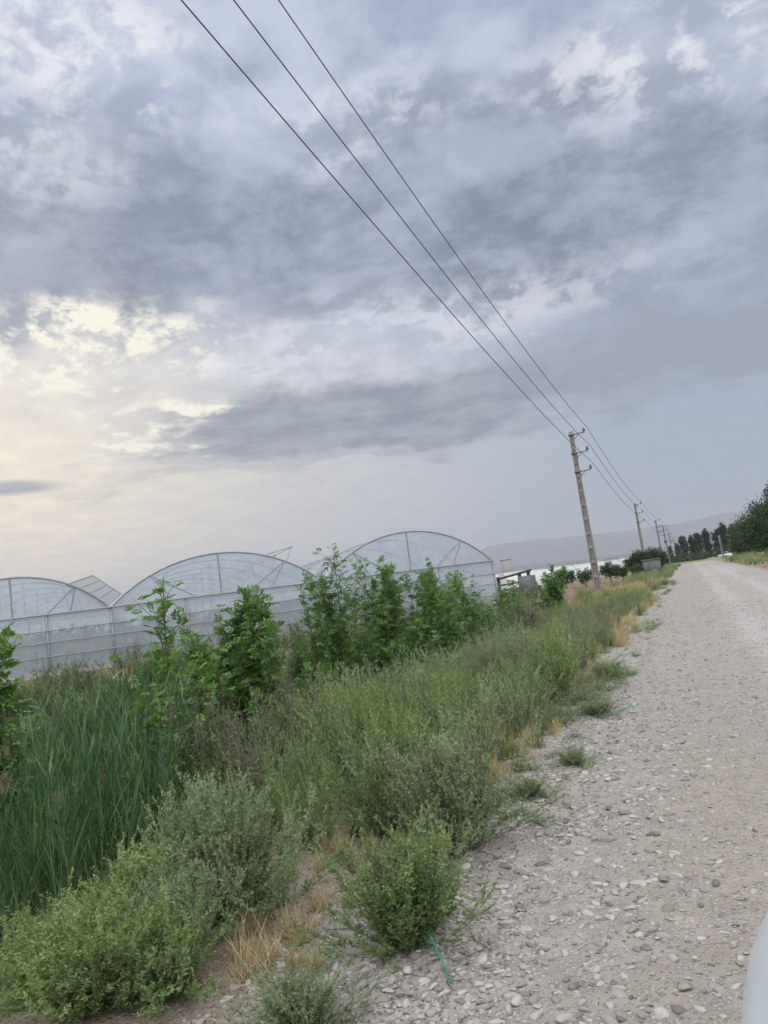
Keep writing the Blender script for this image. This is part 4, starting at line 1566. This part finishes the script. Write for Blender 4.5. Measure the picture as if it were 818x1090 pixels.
bigA = tm('big_tree', tree_meshes(400, [(0, 0, 6.4, 2.6, 2.6, 3.0), (1.6, .4, 4.4, 2.2, 2.0, 2.2), (-1.7, -.3, 4.2, 2.1, 2.0, 2.0), (.2, -1.3, 3.2, 2.6, 2.0, 1.8), (0, .3, 9.0, 1.5, 1.5, 1.5)], 15000, .32, 2.0, .22), M['dark_tree'])
bigB = tm('wide_tree', tree_meshes(401, [(0, 0, 4.6, 2.8, 2.8, 2.4), (1.8, 0, 3.2, 1.9, 1.9, 1.9), (-1.9, .3, 3.0, 1.9, 1.9, 1.8), (.3, -1.0, 2.2, 2.4, 2.0, 1.5)], 13000, .28, 1.4, .2), M['mid_tree'])
roundT = tm('round_tree', tree_meshes(402, [(0, 0, 1.75, 1.25, 1.25, .95), (.8, .1, 1.5, .9, .9, .8), (-.9, 0, 1.4, .9, .9, .75)], 5000, .20, .9, .12), M['dark_tree'])
smallT = tm('small_tree', tree_meshes(403, [(0, 0, 1.3, .8, .8, .65), (.4, .1, 1.05, .6, .6, .5), (-.45, 0, 1.0, .6, .6, .5)], 2600, .14, .6, .06), M['mid_tree'])
popA = tm('poplar', tree_meshes(404, [(0, 0, 2.0, .85, .85, 1.8), (.05, 0, 4.2, 1.15, 1.15, 2.4), (0, 0, 6.4, 1.0, 1.0, 1.8)], 6000, .30, 1.0, .12, 3), M['poplar'])
popB = tm('poplar', tree_meshes(405, [(0, 0, 2.2, .95, .95, 2.0), (0, .05, 4.6, 1.1, 1.1, 2.4), (.05, 0, 6.6, .8, .8, 1.7)], 6000, .30, 1.0, .12, 3), M['poplar'])

BT = [(10.2, 118, bigB, (1.0, 1.0, 1.05), 'dark green leafy tree nearest the road among the right hand trees'),
      (13.5, 123, bigA, (1.05, 1.0, 1.0), 'tall dark tree second from the road at right'),
      (14.6, 108, bigA, (1.0, 1.0, 1.10), 'tallest dark tree cut by the right edge'),
      (12.9, 140, bigB, (1.1, 1.1, 1.15), 'dark tree set back behind the right hand trees'),
      (9.6, 150, bigB, (.85, .85, .9), 'smaller dark tree at the left end of the right hand trees'),
      (17.5, 118, bigA, (1.2, 1.1, 1.1), 'dark tree just outside the right edge'),
      (17.0, 98, bigB, (1.2, 1.1, 1.2), 'wide dark tree at the far right')]
for i, (x, y, ms_, sc, lab) in enumerate(BT):
    tree('broadleaf_tree', (x, y, 0), ms_, lab, 'tree', 'dark trees right of the road', sc, i * 1.3)
for i, (x, y, sc, lab) in enumerate([(-5.9, 103, 1.12, 'left one of the two dark round trees behind the second pole'),
                                     (-4.3, 107, 1.2, 'right one of the two dark round trees, above the grey block hut')]):
    tree('round_tree', (x, y, -.1), roundT, lab, 'tree', 'dark round trees', sc, i * 2.2)
for i, (x, y, sc, lab) in enumerate([(-10.5, 70, 1.05, 'small dark tree right of the dark bushy sapling'),
                                     (-8.75, 70, .9, 'small grey green tree just left of the nearest power pole'),
                                     (-7.4, 79, 1.1, 'small blue green tree just right of the nearest power pole'),
                                     (-6.35, 80, .85, 'small bush tree between the nearest pole and the yellow marker'),
                                     (-5.4, 88, .8, 'light green bush before the dark round trees')]):
    tree('small_tree', (x, y, -.05), smallT, lab, 'tree', 'small trees in the red field', sc, i * 1.7)
PP = [(-3.0, 262, .72), (-1.0, 258, 1.02), (1.5, 262, .95), (3.6, 258, 1.06), (6.0, 262, 1.12), (8.7, 258, 1.1), (10.9, 260, 1.25), (-5.4, 266, .7), (13.6, 262, 1.15)]
for i, (x, y, sc) in enumerate(PP):
    nm_ = ['leftmost taller', 'third from left', 'fourth from left', 'middle', 'fifth from left']
    tree('poplar_tree', (x, y, 0), popA if i % 2 else popB, 'dark columnar poplar in the distant row at the end of the road', 'poplar', 'row of distant poplars', (sc * 1.05, sc * 1.05, sc), i)
# low hedge mass at the road end
hd = T()
rng = rs(31)
k = 7000
x_ = -16 + 40 * rng.rand(k)
z_ = np.abs(rng.normal(size=k)) * (.9 + .7 * vnoise(x_ * .5, x_ * 0 + 2))
leaves(hd, np.stack([x_, 235 + rng.normal(size=k) * 2.0, z_], -1), rng.normal(size=(k, 3)), .5, .34, rng.rand(k), rng)
tag(link('hedge', hd.mesh('hedge', [M['poplar']])), 'low dark hedge growing below the distant poplars', 'hedge', kind='stuff')


# ------------------------------------------------------------------ cars
def car(name, loc, rz, label, paint, group=None, L=4.35, W=1.70, Hh=1.43):
    """saloon: lofted body with wheel arches, glasshouse, wheels, lamps. +Y is forward, origin at body centre on the ground"""
    root = empty(name, loc, label, 'car', group, rz)
    ys = np.array([-.5, -.492, -.47, -.42, -.36, -.28, -.18, -.05, .08, .18, .27, .34, .40, .45, .478, .494, .5]) * L
    hood = np.array([.55, .72, .86, .93, .95, .95, .95, .94, .93, .92, .90, .86, .82, .77, .70, .60, .50])
    half = np.array([.60, .72, .79, .83, .845, .85, .85, .85, .85, .85, .845, .835, .815, .775, .70, .60, .50]) * W / 1.70
    prof = [(.0, 1.0), (.55, .985), (.80, .95), (.93, .86), (1.0, .72), (1.0, .55), (.985, .40), (.96, .30), (.90, .22), (0, .20)]
    V, nP = [], len(prof)
    for y, h, w in zip(ys, hood, half):
        for (fx, fz) in prof:
            V.append((fx * w, y, .20 + (h - .20) * (fz - .2) / .8 if fz > .2 else .20))
    V = np.array(V)
    for wy in (-.29 * L, .30 * L):     # open the wheel arches
        d = np.hypot(V[:, 1] - wy, V[:, 2] - .30)
        q = (d < .36) & (V[:, 0] > .6)
        V[q, 2] = .30 + np.sqrt(np.maximum(.36 ** 2 - (V[q, 1] - wy) ** 2, .0025))
    Vm = V * (-1, 1, 1)
    n = len(ys)
    Q = [[r_ * nP + i, r_ * nP + i + 1, (r_ + 1) * nP + i + 1, (r_ + 1) * nP + i] for r_ in range(n - 1) for i in range(nP - 1)]
    t = T()
    t.add(V, Q, .5)
    t.add(Vm, [q[::-1] for q in Q], .5)
    for e in (0, n - 1):
        for i in range(1, nP - 2):
            a = e * nP
            tri = [a + i, a + i + 1, a + 0, a + 0]
        ring = [e * nP + i for i in range(nP)]
        t.add(np.concatenate([V[ring], Vm[ring]]), [[i, i + 1, nP + i + 1, nP + i] for i in range(nP - 1)], .5)
    me = t.mesh('car_body', [paint], True)
    bm = bmesh.new()
    bm.from_mesh(me)
    bmesh.ops.remove_doubles(bm, verts=bm.verts, dist=.0008)
    bmesh.ops.dissolve_degenerate(bm, edges=bm.edges, dist=.0005)
    bmesh.ops.recalc_face_normals(bm, faces=bm.faces)
    bm.to_mesh(me)
    bm.free()
    body = link('body', me, root)
    sm_ = body.modifiers.new('subsurf', 'SUBSURF')
    sm_.levels = sm_.render_levels = 2
    # glasshouse
    g0 = [(-.30 * L, .93), (-.20 * L, Hh - .03), (.03 * L, Hh), (.19 * L, .91)]
    t = T()
    wb_, wr = .76 * W / 1.70, .56 * W / 1.70
    V = []
    for (y, z), w in zip([(-.33 * L, .93), (-.215 * L, Hh - .06), (-.10 * L, Hh), (.02 * L, Hh - .01), (.075 * L, Hh - .06), (.235 * L, .90)], (wb_ * .93, wr, wr, wr, wr, wb_ * .95)):
        V += [(w, y, z), (-w, y, z)]
    Q = [[0, 1, 3, 2], [2, 3, 5, 4], [4, 5, 7, 6], [6, 7, 9, 8], [8, 9, 11, 10]]
    t.add(V, Q[1:4], .5)
    link('roof', t.mesh('roof', [paint]), root)
    t = T(); t.add(V, [Q[4]], .5)
    link('windscreen', t.mesh('windscreen', [M['carglass']]), root)
    t = T(); t.add(V, [Q[0]], .5)
    link('rear_window', t.mesh('rear_window', [M['carglass']]), root)
    for s in (0, 1):
        t = T()
        b = [(V[0][0] * (1 - 2 * s), -.33 * L, .93), (wb_ * (1 - 2 * s), -.12 * L, .94), (wb_ * (1 - 2 * s), .08 * L, .93), (V[10][0] * (1 - 2 * s), .235 * L, .90)]
        tp_ = [V[2 + s], V[4 + s], V[6 + s], V[8 + s]]
        t.add(b + tp_, [[0, 1, 5, 4], [1, 2, 6, 5], [2, 3, 7, 6]], .5)
        link('side_window', t.mesh('side_window', [M['carglass']]), root)
    for x in (-1, 1):
        for wy in (-.29 * L, .30 * L):
            t = T()
            tube(t, [(x * .60 * W / 1.7, wy, .30), (x * .60 * W / 1.7, wy, .30), (x * .80 * W / 1.7, wy, .30), (x * .80 * W / 1.7, wy, .30)], [.2, .30, .30, .2], .5, 0, 24)
            w_ = link('wheel', t.mesh('tyre', [M['rubber']], False), root)
            t = T()
            tube(t, [(x * .79 * W / 1.7, wy, .30), (x * .808 * W / 1.7, wy, .30), (x * .80 * W / 1.7, wy, .30)], [.20, .19, .02], .5, 0, 16)
            link('rim', t.mesh('rim', [M['rim']]), w_)
        t = T()
        box(t, (x * .56 - .13, .478 * L - .06, .56), (x * .56 + .13, .478 * L + .035, .68))
        link('headlight', t.mesh('headlight', [M['lamp']]), root)
        t = T()
        box(t, (x * .62 - .1, -.495 * L - .02, .64), (x * .62 + .1, -.495 * L + .06, .80))
        link('tail_light', t.mesh('tail_light', [M['redlamp']]), root)
    t = T()
    box(t, (-.5, .497 * L, .30), (.5, .497 * L + .03, .42))
    link('grille', t.mesh('grille', [M['trim']]), root)
    return root


car('parked_car', (.765, .43, -.01), R(-.6), 'silver white car whose front wing shows at the lower right corner', M['carpaint'])
car('parked_car', (8.9, 222, -.1), R(35), 'small white car far away at the end of the road', M['carwhite'])
